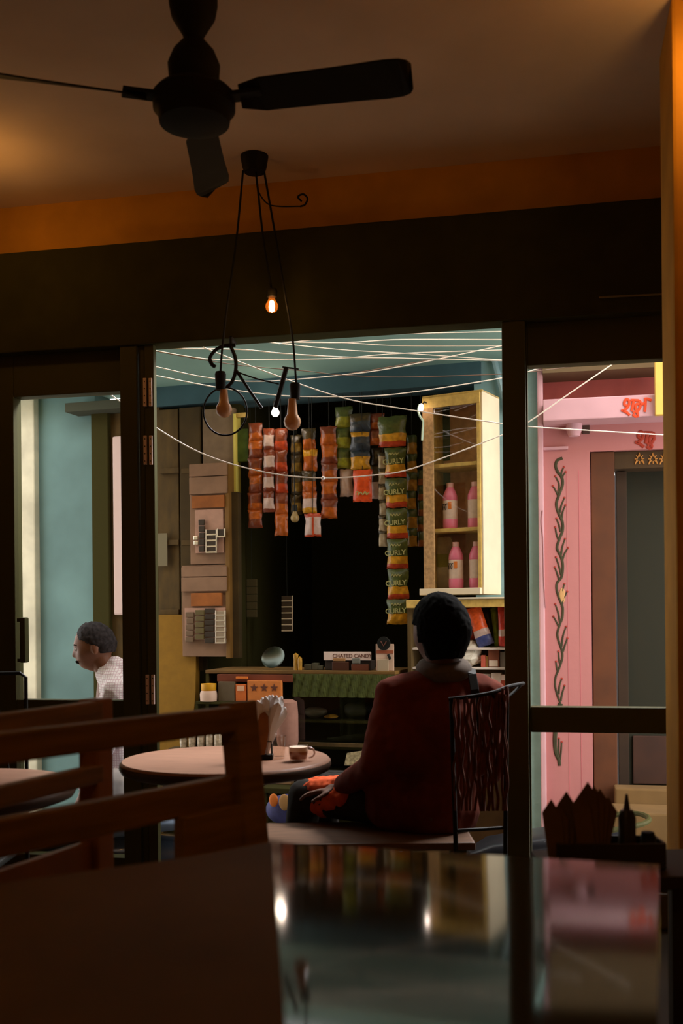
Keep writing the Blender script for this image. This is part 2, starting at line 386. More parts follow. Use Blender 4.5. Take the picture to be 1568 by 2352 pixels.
# room lamps: just outside the frame, giving the glow patches on the ceiling, and two added behind the camera as warm fill
def wall_bulb(loc, energy, label, color=AMBER):
    t = Thing(C, loc, 'bare_bulb_lamp', label, 'lamp', None)
    L = Vector(loc)
    t.part('cord', MB().tube([L+Vector((0, 0, .08)), Vector((L.x, L.y, Zc-.002))], .004), M_iron)
    t.part('socket', MB().lathe(L+Vector((0, 0, .045)), [(0, 0), (.018, 0), (.02, .04), (0, .045)], 12), M_iron)
    t.part('bulb', bulb_mb(L, .03, L.z+.05), mat('lit_amber_bulb', (255, 200, 120), emit=(1, .55, .2), es=6), smooth=True)
    point_lamp('bulb_light', (L.x, L.y, L.z-.045), energy, color)
wall_bulb((-1.40, 4.0, 2.86), 2.2, 'lit bare bulb hanging near the ceiling by the left window', (1, .48, .11))
wall_bulb((1.03, 2.85, 2.84), 2.6, 'lit bare bulb hanging near the ceiling by the right pillar', (1, .52, .14))
wall_bulb((-1.1, -.9, 2.3), 9.0, 'added fill bulb hanging behind the camera, left')
wall_bulb((.5, -2.2, 2.3), 8.0, 'added fill bulb hanging behind the camera, right')

# ================================================================== SLATTED BENCHES (left)
def G(x, y, D): return C.pt(x, y, D)
def bench(name, label, pr, pl, ztop, rails, post_w, post_d, mrail, mpost, seatside, panel=None, lean=0., endp=None):
    """pr, pl: ends (X, D) of the back plane; rails: list of (ztop, zbottom)"""
    a, b = Vector((*pr, 0)), Vector((*pl, 0)); ax = (b-a).normalized(); nrm = Vector((-ax.y, ax.x, 0))*seatside
    t = Thing(C, (a.x, a.y, 0), name, label, 'bench', None)
    up = Vector((0, 0, 1))
    for e in (a, b-ax*post_w):
        k = MB(); p0 = e+ax*post_w/2; k.beam(p0+nrm*lean, p0+up*ztop, post_w, post_d, up=ax, bev=.005); t.part('post', k, mpost)
        k = MB(); k.beam(p0+nrm*.42+up*0, p0+nrm*.42+up*.43, post_w, .05, up=ax); t.part('leg', k, mpost)
        k = MB(); k.beam(p0+nrm*.02+up*.38, p0+nrm*.42+up*.38, .07, .03); t.part('side_rail', k, mpost)
    for (z1, z0) in rails:
        k = MB(); off = nrm*.012
        k.beam(a+ax*post_w*.6+up*(z0+z1)/2+off, b-ax*post_w*.6+up*(z0+z1)/2+off, z1-z0, .028, bev=.006); t.part('back_rail', k, mrail)
    k = MB(); k.beam(a+nrm*.235+up*.44, b+nrm*.235+up*.44, .035, .43, bev=.008); t.part('seat', k, mrail)
    if endp:
        k = MB(); k.beam(a+nrm*.03+ax*.06+up*(endp[0]+endp[1])/2, a+nrm*.03+ax*.235+up*(endp[0]+endp[1])/2, endp[0]-endp[1], .03); t.part('end_panel', k, mpost)
    if panel:
        k = MB(); k.beam(a+ax*post_w*.6+up*(panel[0]+panel[1])/2, b+up*(panel[0]+panel[1])/2, panel[0]-panel[1], .02); t.part('back_panel', k, mpost)
    return t
# nearest bench: end post at px 510-590, rails run left and towards the camera
zt = lambda y, D: EYE-(y-CY)/FP*D
A_r, A_l = (G(572, 1605, 2.2).x, 2.2), (G(0, 1660, 1.73).x-.12, 1.55)
bench('slatted_bench', 'nearest dark wooden bench with slatted back, its post beside the napkin fan', A_r, A_l, zt(1607, 2.2),
      [(zt(1614, 2.2), zt(1671, 2.2)), (zt(1766, 2.2), zt(1836, 2.2))], .07, .045, M_wood_d, M_wood_d, 1, lean=.11, endp=(.845, .40))
B_r, B_l = (G(238, 1597, 2.34).x, 2.34), (G(0, 1625, 2.02).x-.1, 1.80)
bench('slatted_bench', 'farther brown wooden bench with slatted back, at the left edge below the man', B_r, B_l, zt(1597, 2.34),
      [(zt(1600, 2.34), zt(1662, 2.34)), (zt(1748, 2.3), zt(1792, 2.3))], .06, .05, M_wood_d, M_wood_r, 1, panel=(.74, .18))

# ================================================================== ROUND TABLES
def round_table(cx_, D, r, label):
    t = Thing(C, (cx_, D, 0), 'round_table', label, 'table', 'round wooden cafe tables')
    tb = MB().lathe((cx_, D, 0), [(0, .706), (r-.03, .706), (r-.008, .713), (r, .728), (r-.002, .742), (r-.010, .75), (0, .75)], 64)
    for f in tb.bm.faces:
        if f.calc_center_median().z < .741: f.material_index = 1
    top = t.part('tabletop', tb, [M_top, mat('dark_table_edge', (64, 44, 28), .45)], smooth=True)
    t.part('column', MB().lathe((cx_, D, 0), [(.03, .03), (.03, .69), (.12, .70), (.12, .7055)], 20), M_black, smooth=True)
    t.part('base', MB().lathe((cx_, D, 0), [(.2, 0), (.2, .012), (.06, .035), (.03, .06)], 32), M_black, smooth=True)
    return t
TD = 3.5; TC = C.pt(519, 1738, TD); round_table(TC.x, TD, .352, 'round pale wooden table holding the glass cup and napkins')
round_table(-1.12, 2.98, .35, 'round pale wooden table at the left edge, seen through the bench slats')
# wire chair at the left edge
def wire_chair():
    D = 3.62; c = G(20, 1600, D); t = Thing(C, (c.x, D, 0), 'wire_chair', 'thin black wire chair at the left edge below the window handle', 'chair')
    x1 = G(59, 1545, D).x; x0 = x1-.40; zt_ = G(30, 1549, D).z; zs = .45
    t.part('backrest', MB().tube([(x0, D, .45), (x0, D, zt_-.02), (x0+.02, D, zt_), (x1-.02, D, zt_+.004), (x1, D, zt_-.01), (x1, D, .45)], .007), M_iron)
    t.part('back_wire', MB().tube(catmull([(x1-.03, D, .47), (x1-.1, D, zt_-.1), (x1-.16, D, zt_-.07), (x1-.2, D, .6), (x1-.26, D, zt_-.08), (x0+.04, D, zt_-.1), (x0+.02, D, .47)]), .004), M_iron)
    t.part('seat', MB().box((x0, D-.38, zs-.02), (x1, D, zs), .006), M_iron)
    for x in (x0, x1):
        for d in (0, -.37): t.part('leg', MB().tube([(x, D+d, 0), (x, D+d, zs-.01)], .008), M_iron)
wire_chair()

# napkin holder, napkins, cup
def napkins():
    D = 3.47; c = G(606, 1738, D); z0 = .7505; ps = D/FP
    t = Thing(C, (c.x, D, z0), 'napkin_holder', 'small black napkin holder on the round table, full of folded napkins', 'holder')
    t.part('base', MB().box((c.x-21*ps, D-.022, z0), (c.x+21*ps, D+.022, z0+.016), .002), M_iron)
    for s in (-1, 1): t.part('side_plate', MB().tube([(c.x-18*ps, D+s*.02, z0+.012), (c.x-18*ps, D+s*.02, z0+.06), (c.x+18*ps, D+s*.02, z0+.06), (c.x+18*ps, D+s*.02, z0+.012)], .0022), M_iron)
    tips = [(583, 1649, 9), (592, 1608, 9), (603, 1602, 8), (611, 1599, 8), (619, 1597, 8), (626, 1596, 8), (635, 1597, 9), (647, 1600, 9), (655, 1624, 10), (631, 1680, 6), (598, 1616, 8), (641, 1612, 9)]
    for i, (tx, ty, w) in enumerate(tips):
        tip = G(tx, ty, D); foot = Vector((c.x+(i-5.5)*.0022, D-.012+.0022*(i % 11), z0+.017)); tip = Vector((tip.x, foot.y+random.uniform(-.012, .012), tip.z))
        if i == 9: foot = Vector((c.x+.012, D, z0+.02))
        mid = foot.lerp(tip, .55)+Vector((-(tip.x-c.x)*.16, 0, .0)); b = MB()
        pts = catmull([foot, foot.lerp(mid, .5), mid, mid.lerp(tip, .6), tip], 4); n = len(pts); V = []
        for k, p in enumerate(pts):
            f = k/(n-1); hw = ps*w*(.35+.95*math.sin(min(1, f*1.12)*math.pi*.58))*(1 if f < .86 else max(.12, (1-f)/.14)**.8)
            th = .0012
            ax = (pts[min(k+1, n-1)]-pts[max(0, k-1)]).normalized(); sd = Vector((ax.z, 0, -ax.x))
            V.append([b.bm.verts.new(p+sd*hw+Vector((0, th*2, 0))), b.bm.verts.new(p+Vector((0, -th*2.5, 0))), b.bm.verts.new(p-sd*hw+Vector((0, th*2, 0))), b.bm.verts.new(p+Vector((0, th*4, 0)))])
        for A, B in zip(V, V[1:]):
            for q in range(4): b._f([A[q], A[(q+1) % 4], B[(q+1) % 4], B[q]])
        b._f(V[0]); b._f(V[-1])
        one(C, foot, 'paper_napkin', b, M_white, 'white folded paper napkin fanned out of the small black holder', 'napkin', 'napkins in the holder on the round table')
    b = MB(); foot = Vector((c.x-.006, D-.026, z0+.017))
    p = [G(x, y, D-.026) for x, y in ((597, 1733), (592, 1700), (590, 1665), (597, 1640), (608, 1634), (616, 1645), (617, 1680), (612, 1715), (608, 1733))]
    b.prism([(q.x, q.z) for q in p], D-.031, D-.024)
    one(C, foot, 'brown_piece', b, mat('mottled_brown', (140, 88, 34), .85, noise_=.2, scale=20), 'brown upright piece in front of the white napkin fan', 'napkin')  # flat brown outline standing in front of the white fan
    # crumpled clear sleeve beside the holder
    b = MB(); q = G(640, 1730, D)
    b.prism([(q.x-.012, z0), (q.x-.010, z0+.10), (q.x+.014, z0+.10), (q.x+.018, z0+.02), (q.x+.03, z0)], D-.01, D+.02)
    one(C, (q.x, D, z0), 'glass_tumbler', MB().lathe((q.x-.0, D+.015, z0), [(0, 0), (.020, 0), (.024, .075), (.022, .075), (.018, .006), (0, .006)], 20), M_cupglass, 'clear glass tumbler standing behind the small napkin holder', 'glass', smooth=True)
napkins()
def cup():
    D = 3.42; c = G(685, 1730, D); z0 = .7505; r = 22*D/FP; h = 36*D/FP
    t = Thing(C, (c.x, D, z0), 'glass_cup', 'small clear glass cup of milky coffee on the round table', 'cup')
    t.part('glass_body', MB().lathe((c.x, D, z0), [(0, 0), (r*.86, 0), (r*.93, .004), (r*1.03, h*.5), (r*1.05, h), (r*1.0, h), (r*.97, h*.5), (r*.86, .006), (0, .006)], 32), M_cupglass, smooth=True)
    t.part('coffee', MB().lathe((c.x, D, z0), [(0, .007), (r*.84, .007), (r*.94, h*.5), (r*.95, h*.62), (0, h*.62)], 28), mat('milky_coffee', (176, 112, 72), .4, spec=.5), smooth=True)
    t.part('foam', MB().lathe((c.x, D, z0), [(r*.95, h*.62), (r*.965, h*.9), (0, h*.9)], 28), mat('milk_foam', (246, 226, 205), .7), smooth=True)
    pts = [Vector((c.x+r*.98+.003+abs(math.sin(a))*.019, D, z0+h*.52-math.cos(a)*h*.32)) for a in [math.pi*k/10 for k in range(11)]]
    t.part('handle', MB().tube(pts, .0032), mat('handle_glass', (225, 195, 180), .08, trans=.6), smooth=True)
cup()

# ================================================================== NEAR GLOSSY TABLE
TZ = .862
m = mat('glossy_dark_tabletop', (62, 54, 30), .06, spec=.42, ior=1.45)
nt = m.node_tree; tcn = nt.nodes.new('ShaderNodeTexCoord'); nz = nt.nodes.new('ShaderNodeTexNoise'); nz.inputs['Scale'].default_value = 2.6; nz.inputs['Detail'].default_value = 1
bn = nt.nodes.new('ShaderNodeBump'); bn.inputs['Strength'].default_value = .12; bn.inputs['Distance'].default_value = .012
nt.links.new(tcn.outputs['Object'], nz.inputs['Vector']); nt.links.new(nz.outputs[0], bn.inputs['Height'])
bs = nt.nodes['Principled BSDF']; nt.links.new(bn.outputs[0], bs.inputs['Normal']); nt.links.new(bn.outputs[0], bs.inputs['Coat Normal'])
TILT = 1.1
def near_table():
    """glossy table and, pushed against its slanting left side, a matte one"""
    e = T.pt(629, 1940, 0); uR, uL = T.u(1513, 0, 1995), e.x; q = C.pt(650, 2352, 1.0)
    # left edge heads towards the camera a little to the right
    dl = math.radians(17+4.9)
    def edge(v): return uL-v*math.tan(dl)*-1 if False else uL+(-v)*math.tan(dl)
    t = Thing(T, ((uL+uR)/2, 0, 0), 'square_table', 'near square table with glossy dark top mirroring the doorway', 'table')
    b = MB(); pts = [(uL, 0), (uR, 0), (uR, -.86), (edge(-.86), -.86)]
    lo = [b.bm.verts.new((x, y, TZ-.03)) for x, y in pts]; hi = [b.bm.verts.new((x, y, TZ)) for x, y in pts]
    b._f(lo); b._f(hi)
    for i in range(4): b._f([lo[i], lo[(i+1) % 4], hi[(i+1) % 4], hi[i]])
    t.part('tabletop', b, m)
    for x, y in ((uL+.06, -.05), (uR-.05, -.05), (uR-.05, -.8), (edge(-.8)+.06, -.8)): t.part('leg', MB().box((x-.022, y-.022, 0), (x+.022, y+.022, TZ-.03), .003), M_wood_d)
    # far side stands a little high
    t.o.matrix_world = t.o.matrix_world @ Matrix.Rotation(math.radians(TILT), 4, 'X')
    # matte neighbour
    g = .006; far = T.pt(415, 1940, -.14); t2 = Thing(T, (uL-.4, -.3, 0), 'matte_table', 'near dark brown matte wooden table filling the lower left corner', 'table')
    b = MB(); pts = [(far.x, -.14), (uL-g, -.0), (edge(-.86)-g, -.86), (-1.0, -.86), (-.78, -.76)]
    z2 = TZ-.004; lo = [b.bm.verts.new((x, y, z2-.03)) for x, y in pts]; hi = [b.bm.verts.new((x, y, z2)) for x, y in pts]
    b._f(lo); b._f(hi)
    for i in range(5): b._f([lo[i], lo[(i+1) % 5], hi[(i+1) % 5], hi[i]])
    t2.part('tabletop', b, mat('matte_brown_tabletop', (112, 84, 36), .62, spec=.12, noise_=.2, scale=3))
    for x, y in ((uL-.08, -.06), (edge(-.8)-.08, -.8), (-.85, -.8), (far.x+.06, -.22)): t2.part('leg', MB().box((x-.022, y-.022, 0), (x+.022, y+.022, z2-.03), .003), M_wood_d)
near_table()
def near_caddy():
    D = 2.36; ps = D/FP; z0 = .6612; f = lambda x, y, d=D: C.pt(x, y, d)
    c = f(1388, 1995)
    M_dk = mat('dark_caddy_wood', (52, 40, 20), .6, noise_=.2); M_dn = mat('kraft_napkin', (122, 92, 40), .9, noise_=.15, scale=10)
    t = Thing(C, (c.x, D, z0), 'condiment_caddy', 'dark wooden caddy on the near glossy table, holding napkins and bottles', 'caddy')
    xl, xr = f(1268, 1980).x, f(1512, 1980).x; zh = f(1400, 1925).z
    t.part('tray', MB().box((xl, D-.06, z0), (xr, D+.03, z0+.008), .002), M_dk)
    st = Thing(C, (c.x+.1, D, 0), 'side_table', 'narrow dark side table by the right window, under the caddy', 'table')
    sl_, sr2 = f(1222, 1970, 2.48).x, f(1640, 1970, 2.3).x
    st.part('tabletop', MB().box((sl_, 2.24, .63), (sr2, 2.50, .66), .004), M_dk)
    for x in (sl_+.03, sr2-.03):
        for d in (2.27, 2.47): st.part('leg', MB().box((x-.016, d-.016, 0), (x+.016, d+.016, .63)), M_dk)
    t.part('side_wall', MB().box((xl, D-.06, z0+.008), (xr, D-.054, zh), .002).box((xl, D+.024, z0+.008), (xr, D+.03, zh), .002).box((xl, D-.054, z0+.008), (xl+.006, D+.024, zh)).box((xr-.006, D-.054, z0+.008), (xr, D+.024, zh)), M_dk)
    groups = [(1290, [(1266, 1836), (1283, 1846), (1301, 1818), (1315, 1840)]), (1360, [(1335, 1818), (1350, 1796), (1365, 1806), (1378, 1812), (1396, 1830)])]
    i = 0
    for fx, tips in groups:
        for tx, ty in tips:
            i += 1; dd = D-.046+.009*(i-1 if i < 5 else i-5); a = f(fx+(tx-fx)*.35, 1985, dd); a.z = z0+.0085; b_ = f(tx, ty, dd); b = MB(); hw = .019
            b.prism([(a.x-hw, a.z), (a.x+hw, a.z), (b_.x+hw*1.1, b_.z-.034), (b_.x, b_.z), (b_.x-hw*1.1, b_.z-.03)], dd, dd+.004)
            one(C, (a.x, dd, a.z), 'kraft_napkin', b, M_dn, 'brown paper napkin standing in the dark caddy on the near table', 'napkin', 'napkins in the near caddy')
    b = Thing(C, (f(1436, 1900).x, D, z0+.009), 'squeeze_bottle', 'dark squeeze bottle with pointed spout, right of the near napkins', 'bottle'); bx = f(1436, 1900).x
    b.part('bottle_body', MB().lathe((bx, D-.012, 0), [(0, z0+.009), (19*ps, z0+.009), (20*ps, f(1436, 1875).z), (14*ps, f(1436, 1858).z), (0, f(1436, 1856).z)], 20), mat('dark_bottle', (52, 44, 20), .4), smooth=True)
    b.part('spout', MB().lathe((bx, D-.012, 0), [(8*ps, f(1436, 1857).z), (3*ps, f(1436, 1822).z), (0, f(1436, 1821).z)], 12), mat('dark_bottle', (0, 0, 0)), smooth=True)
    s = Thing(C, (f(1480, 1940).x, D, z0+.009), 'salt_shaker', 'short dark shaker at the right end of the near caddy', 'shaker'); sx = f(1484, 1940).x
    s.part('shaker_body', MB().lathe((sx, D-.012, 0), [(0, z0+.009), (18*ps, z0+.009), (17*ps, f(1480, 1922).z), (0, f(1480, 1921).z)], 20), mat('dark_bottle', (0, 0, 0)), smooth=True)
    s.part('cap', MB().lathe((sx, D-.012, 0), [(18*ps, f(1480, 1922).z), (14*ps, f(1480, 1908).z), (0, f(1480, 1906).z)], 20), M_iron, smooth=True)
near_caddy()

# ================================================================== PEOPLE
def head_mb(c, yaw, pitch, H=.235, mb=None):
    """head radial sculpt, face along +x before turning; c = centre of the skull"""
    h = bmesh.new(); mb = mb or MB(); t = MB(); nu, nv = 56, 40
    def R(d):
        x, y, z = d
        ax, ay, az = (.098 if x > 0 else .102), .077, .118
        jaw = max(0, -z); ay *= 1-.30*jaw**1.3; 
        if x < 0: ax *= 1-.42*jaw
        if z > .0: az *= 1.0
        r = 1/math.sqrt((x/ax)**2+(y/ay)**2+(z/az)**2)
        g = lambda cx_, cy_, cz_, s: math.exp(-((x-cx_)**2+(y-cy_)**2+(z-cz_)**2)/(2*s*s))
        if x > 0:
            r += .020*g(.98, 0, -.20, .075)+.010*g(.99, 0, -.05, .07)     # nose tip, bridge
            r -= .008*(g(.88, .33, .03, .13)+g(.88, -.33, .03, .13))      # eye sockets
            r += .005*(g(.92, .3, .22, .13)+g(.92, -.3, .22, .13))        # brows
            r += .006*g(.88, 0, -.46, .07)+.006*g(.84, 0, -.56, .07)      # lips
            r -= .003*g(.86, 0, -.51, .03)
            r += .008*g(.72, 0, -.74, .14)                                 # chin
            r += .004*(g(.72, .55, -.25, .2)+g(.72, -.55, -.25, .2))
        return r
    rows = []
    for j in range(nv+1):
        th = math.pi*j/nv; row = []
        for i in range(nu):
            ph = 2*math.pi*i/nu; d = Vector((math.sin(th)*math.cos(ph), math.sin(th)*math.sin(ph), math.cos(th)))
            row.append(t.bm.verts.new(d*R(d)) if 0 < j < nv or i == 0 else None)
        rows.append(row)
    for j in range(nv):
        for i in range(nu):
            i2 = (i+1) % nu
            if j == 0: t._f([rows[0][0], rows[1][i], rows[1][i2]])
            elif j == nv-1: t._f([rows[j][i], rows[nv][0], rows[j][i2]])
            else: t._f([rows[j][i], rows[j+1][i], rows[j+1][i2], rows[j][i2]])
    for s in (-1, 1):
        t.ball((-.008, s*.079, -.008), (.017, .009, .030), 12); t.ball((-.004, s*.083, -.026), (.008, .006, .011), 8)
    M = Matrix.Translation(c) @ Matrix.Rotation(yaw, 4, 'Z') @ Matrix.Rotation(pitch, 4, 'Y') @ Matrix.Scale(H/.236, 4)
    mb.add(t, lambda p: M @ p); t.bm.free(); h.free()
    return mb, M
def remesh(t, name, mb, m_, vox=.006, smooth=8, disp=0., parent=None, dscale=14., floor=None):
    o = t.part(name, mb, m_, parent)
    md = o.modifiers.new('r', 'REMESH'); md.mode = 'VOXEL'; md.voxel_size = vox; md.use_smooth_shade = True
    sm = o.modifiers.new('s', 'SMOOTH'); sm.iterations = smooth; sm.factor = .5
    dg = bpy.context.evaluated_depsgraph_get(); me = bpy.data.meshes.new_from_object(o.evaluated_get(dg)); o.modifiers.clear(); old = o.data; o.data = me
    if disp:
        for v in me.vertices:
            n = noise.noise(Vector((v.co.x*dscale, v.co.y*dscale, v.co.z*dscale*.55)))+.5*noise.noise(v.co*dscale*2.3)
            v.co += v.normal*n*disp
    if floor:
        for v in me.vertices:
            if v.co.z+t.base.z < floor and v.co.y+t.base.y < 3.875: v.co.z = floor-t.base.z
    me.materials.clear(); me.materials.append(m_)
    for p in me.polygons: p.use_smooth = True
    return o
def hand(mb, wrist, dir_, palm_n, side=1, curl=.5, s=1.):
    """five separate fingers; dir_ = wrist->knuckles, palm_n = direction the palm faces"""
    d = Vector(dir_).normalized(); n = Vector(palm_n); n = (n-d*n.dot(d)).normalized(); w_ = d.cross(n)*side
    wrist = Vector(wrist)
    mb.cap(wrist, .024*s, wrist+d*.03*s, .026*s)
    for k in (-1.5, -.5, .5, 1.5): mb.cap(wrist+d*.02*s+w_*k*.010*s, .014*s, wrist+d*.085*s+w_*k*.019*s, .0105*s)
    for k, L in zip((-1.5, -.5, .5, 1.5), (.062, .074, .078, .070)):
        p = wrist+d*.088*s+w_*k*.020*s; dd = d.copy(); r = .0090*s
        for seg_, f in enumerate((.45, .32, .25)):
            ang = curl*(.5+.35*seg_); dd = (dd*math.cos(ang)+n*math.sin(ang)).normalized(); q = p+dd*L*f*s; mb.cap(p, r, q, r*.92); p = q; r *= .92
    p = wrist+d*.028*s+w_*.026*s; td = (d*.75+w_*.75+n*.3).normalized()
    for L, r in ((.036, .0115), (.030, .0100), (.024, .009)):
        q = p+td*L*s; mb.cap(p, r*s, q, r*.92*s); p = q; td = (td+d*.3+n*.15).normalized()
def hair(t, M, m_, test, th=.012, nz_=.004, seg=40):
    """hair shell: same skull directions, kept where test(d) > 0, with real thickness"""
    b = MB(); nu, nv = seg*2, seg
    def pos(d, k):
        ax, ay, az = (.098 if d.x > 0 else .102), .077, .118
        jaw = max(0, -d.z)
        if d.x < 0: ax *= 1-.30*jaw
        r = 1/math.sqrt((d.x/ax)**2+(d.y/ay)**2+(d.z/az)**2)
        n = noise.noise(d*9)*nz_+noise.noise(d*26)*nz_*.6
        return M @ (d*(r+k*(th+n)))
    grid = {}
    for j in range(nv+1):
        for i in range(nu):
            thh = math.pi*(j+.001)/nv*.999; ph = 2*math.pi*i/nu; d = Vector((math.sin(thh)*math.cos(ph), math.sin(thh)*math.sin(ph), math.cos(thh)))
            grid[i, j] = (d, test(d))
    vo, vi = {}, {}
    def gv(dct, i, j, k):
        if (i, j) not in dct:
            d, tv = grid[i, j]; kk = k*min(1, max(.15, tv*4)) if k > 0 else k; dct[i, j] = b.bm.verts.new(pos(d, kk))
        return dct[i, j]
    faces = [(i, j) for j in range(nv) for i in range(nu) if all(grid[(i+a) % nu, j+c_][1] > 0 for a in (0, 1) for c_ in (0, 1))]
    fs = set(faces)
    for (i, j) in faces:
        i2 = (i+1) % nu
        b._f([gv(vo, i, j, 1), gv(vo, i, j+1, 1), gv(vo, i2, j+1, 1), gv(vo, i2, j, 1)])
        b._f([gv(vi, i, j, -.25), gv(vi, i2, j, -.25), gv(vi, i2, j+1, -.25), gv(vi, i, j+1, -.25)])
    for (i, j) in faces:
        i2 = (i+1) % nu
        for (ni, nj, e) in (((i-1) % nu, j, ((i, j), (i, j+1))), (i2, j, ((i2, j+1), (i2, j))), (i, j-1, ((i2, j), (i, j))), (i, j+1, ((i, j+1), (i2, j+1)))):
            if (ni, nj) not in fs and 0 <= nj < nv:
                (a, c_), (d_, e_) = e; b._f([vo[a, c_], vo[d_, e_], vi[d_, e_], vi[a, c_]])
    return t.part('hair', b, m_, smooth=True)

M_skinA = mat('brown_skin', (96, 62, 44), .6)
M_hair = mat('black_hair', (11, 10, 7), .85, spec=.06)
def person_seated():
    g = lambda x, y, D=3.72: C.pt(x, y, D)
    t = Thing(C, (g(985, 1890).x, 3.74, .47), 'person', 'person seated with back turned, short black hair, red top, grey collar, dark shoulder strap', 'person')
    hd = g(1010, 1452, 3.72); neck = g(1022, 1545, 3.74); chest = g(1010, 1660, 3.76); waist = g(1000, 1790, 3.78); pel = g(985, 1850, 3.78)
    shL, shR = g(905, 1598, 3.72), g(1122, 1602, 3.78)
    elL, haL = g(858, 1760, 3.66), g(778, 1812, 3.84)
    elR, haR = g(1128, 1765, 3.92), g(1040, 1830, 4.0)
    knL, anL = g(700, 1858, 3.94), g(668, 2150, 4.02); knL.z = .545
    knR, anR = g(742, 1850, 4.08), g(740, 2050, 4.12); knR.z = .55
    anL.z = .09; anR.z = .09
    body = MB(); head_mb(hd, math.radians(128), math.radians(6), .256, body)
    body.cap(hd-Vector((0, 0, .07)), .058, neck, .062); body.cap(neck, .06, chest, .13); body.cap(chest, .14, waist, .125); body.cap(waist, .12, pel, .135)
    body.cap(neck, .05, shL, .05); body.cap(neck, .05, shR, .05)
    for s_, e_, h_ in ((shL, elL, haL), (shR, elR, haR)):
        body.cap(s_, .052, e_, .038); body.cap(e_, .038, h_, .026)
    hand(body, haL, Vector((-1, .2, -.12)), (0, 0, -1), 1, .3, .92); hand(body, haR, Vector((-1, .1, -.1)), (0, 0, -1), -1, .5)
    for s_, k_, a_ in ((-1, knL, anL), (1, knR, anR)):
        hp = pel+Vector((0, s_*.085, 0)); body.cap(hp, .085, k_, .056); body.cap(k_, .055, a_, .038)
        body.cap(a_+Vector((.01, 0, -.05)), .036, a_+Vector((-.14, 0, -.06)), .026)
    remesh(t, 'body', body, M_skinA, .006, 4, floor=.4625)
    # top: sleeves to the wrist, hem on the thighs
    sh = MB(); dn = Vector((0, 0, -.01))
    sh.cap(neck+Vector((0, 0, -.075)), .09, chest, .155); sh.cap(chest, .16, waist, .15); sh.cap(waist, .155, pel+Vector((.01, 0, .01)), .178)
    for a_, b_ in ((shL, shR),): sh.cap(a_+dn*.3, .072, b_+dn*.3, .072); sh.cap(neck+Vector((0, 0, -.035)), .07, a_, .072); sh.cap(neck+Vector((0, 0, -.035)), .07, b_, .072)
    sh.cap(shL, .070, g(930, 1720, 3.70), .11); sh.cap(shR, .068, g(1075, 1720, 3.80), .11)
    for s_, e_, h_ in ((shL, elL, haL), (shR, elR, haR)):
        sh.cap(s_, .068, e_, .056); sh.cap(e_, .056, e_.lerp(h_, .85), .040)
    sh.cap(g(880, 1700, 3.68), .06, g(900, 1850, 3.74), .10)
    remesh(t, 'red_top', sh, mat('red_knit', (98, 38, 17), .9, noise_=.12, scale=30, spec=.2), .008, 7, .006, floor=.461)
    # orange cloth over the near thigh
    oc = MB(); p0, p1 = pel.lerp(knL, .45)+Vector((0, -.02, .03)), pel.lerp(knL, .92)+Vector((0, 0, .012))
    oc.cap(p0, .082, p1, .062); oc.cap(g(790, 1832, 3.82), .045, g(740, 1846, 3.88), .05)
    remesh(t, 'orange_hem', oc, mat('orange_cloth', (220, 84, 22), .85, noise_=.15, scale=25), .007, 5, .010, dscale=22.)
    tr = MB()
    for s_, k_, a_ in ((-1, knL, anL), (1, knR, anR)):
        hp = pel+Vector((0, s_*.085, 0)); tr.cap(hp.lerp(k_, .22), .082, k_, .064); tr.cap(k_, .066, a_, .055)
    remesh(t, 'trousers', tr, mat('black_trousers', (34, 28, 20), .9), .009, 6, .005, floor=.4615)
    co = MB(); ring = [neck+Vector((-.005+.066*math.cos(a), .062*math.sin(a), .012+.010*math.sin(a))) for a in [k*math.pi/12 for k in range(24)]]
    co.tube(ring, .036, 10, closed=True); t.part('collar', co, mat('grey_fleece', (88, 76, 66), .95, noise_=.15, scale=50), smooth=True)
    st = MB(); pts = [g(x, y, d) for x, y, d in ((1082, 1535, 3.76), (1084, 1548, 3.67), (1090, 1585, 3.635), (1098, 1640, 3.62), (1104, 1700, 3.62))]
    for a_, b_ in zip(pts, pts[1:]): st.beam(a_, b_, .004, .030, up=Vector((0, -1, .2)))
    t.part('shoulder_strap', st, M_iron)
    hair(t, Matrix.Translation(hd) @ Matrix.Rotation(math.radians(128), 4, 'Z') @ Matrix.Rotation(math.radians(6), 4, 'Y') @ Matrix.Scale(.256/.236, 4), M_hair,
         lambda d: (.66-d.x) if d.z > .30 else (.36-d.x if d.z > -.35 else (.12-d.x if d.z > -.82 else -1)), .015, .003, 56)
person_seated()
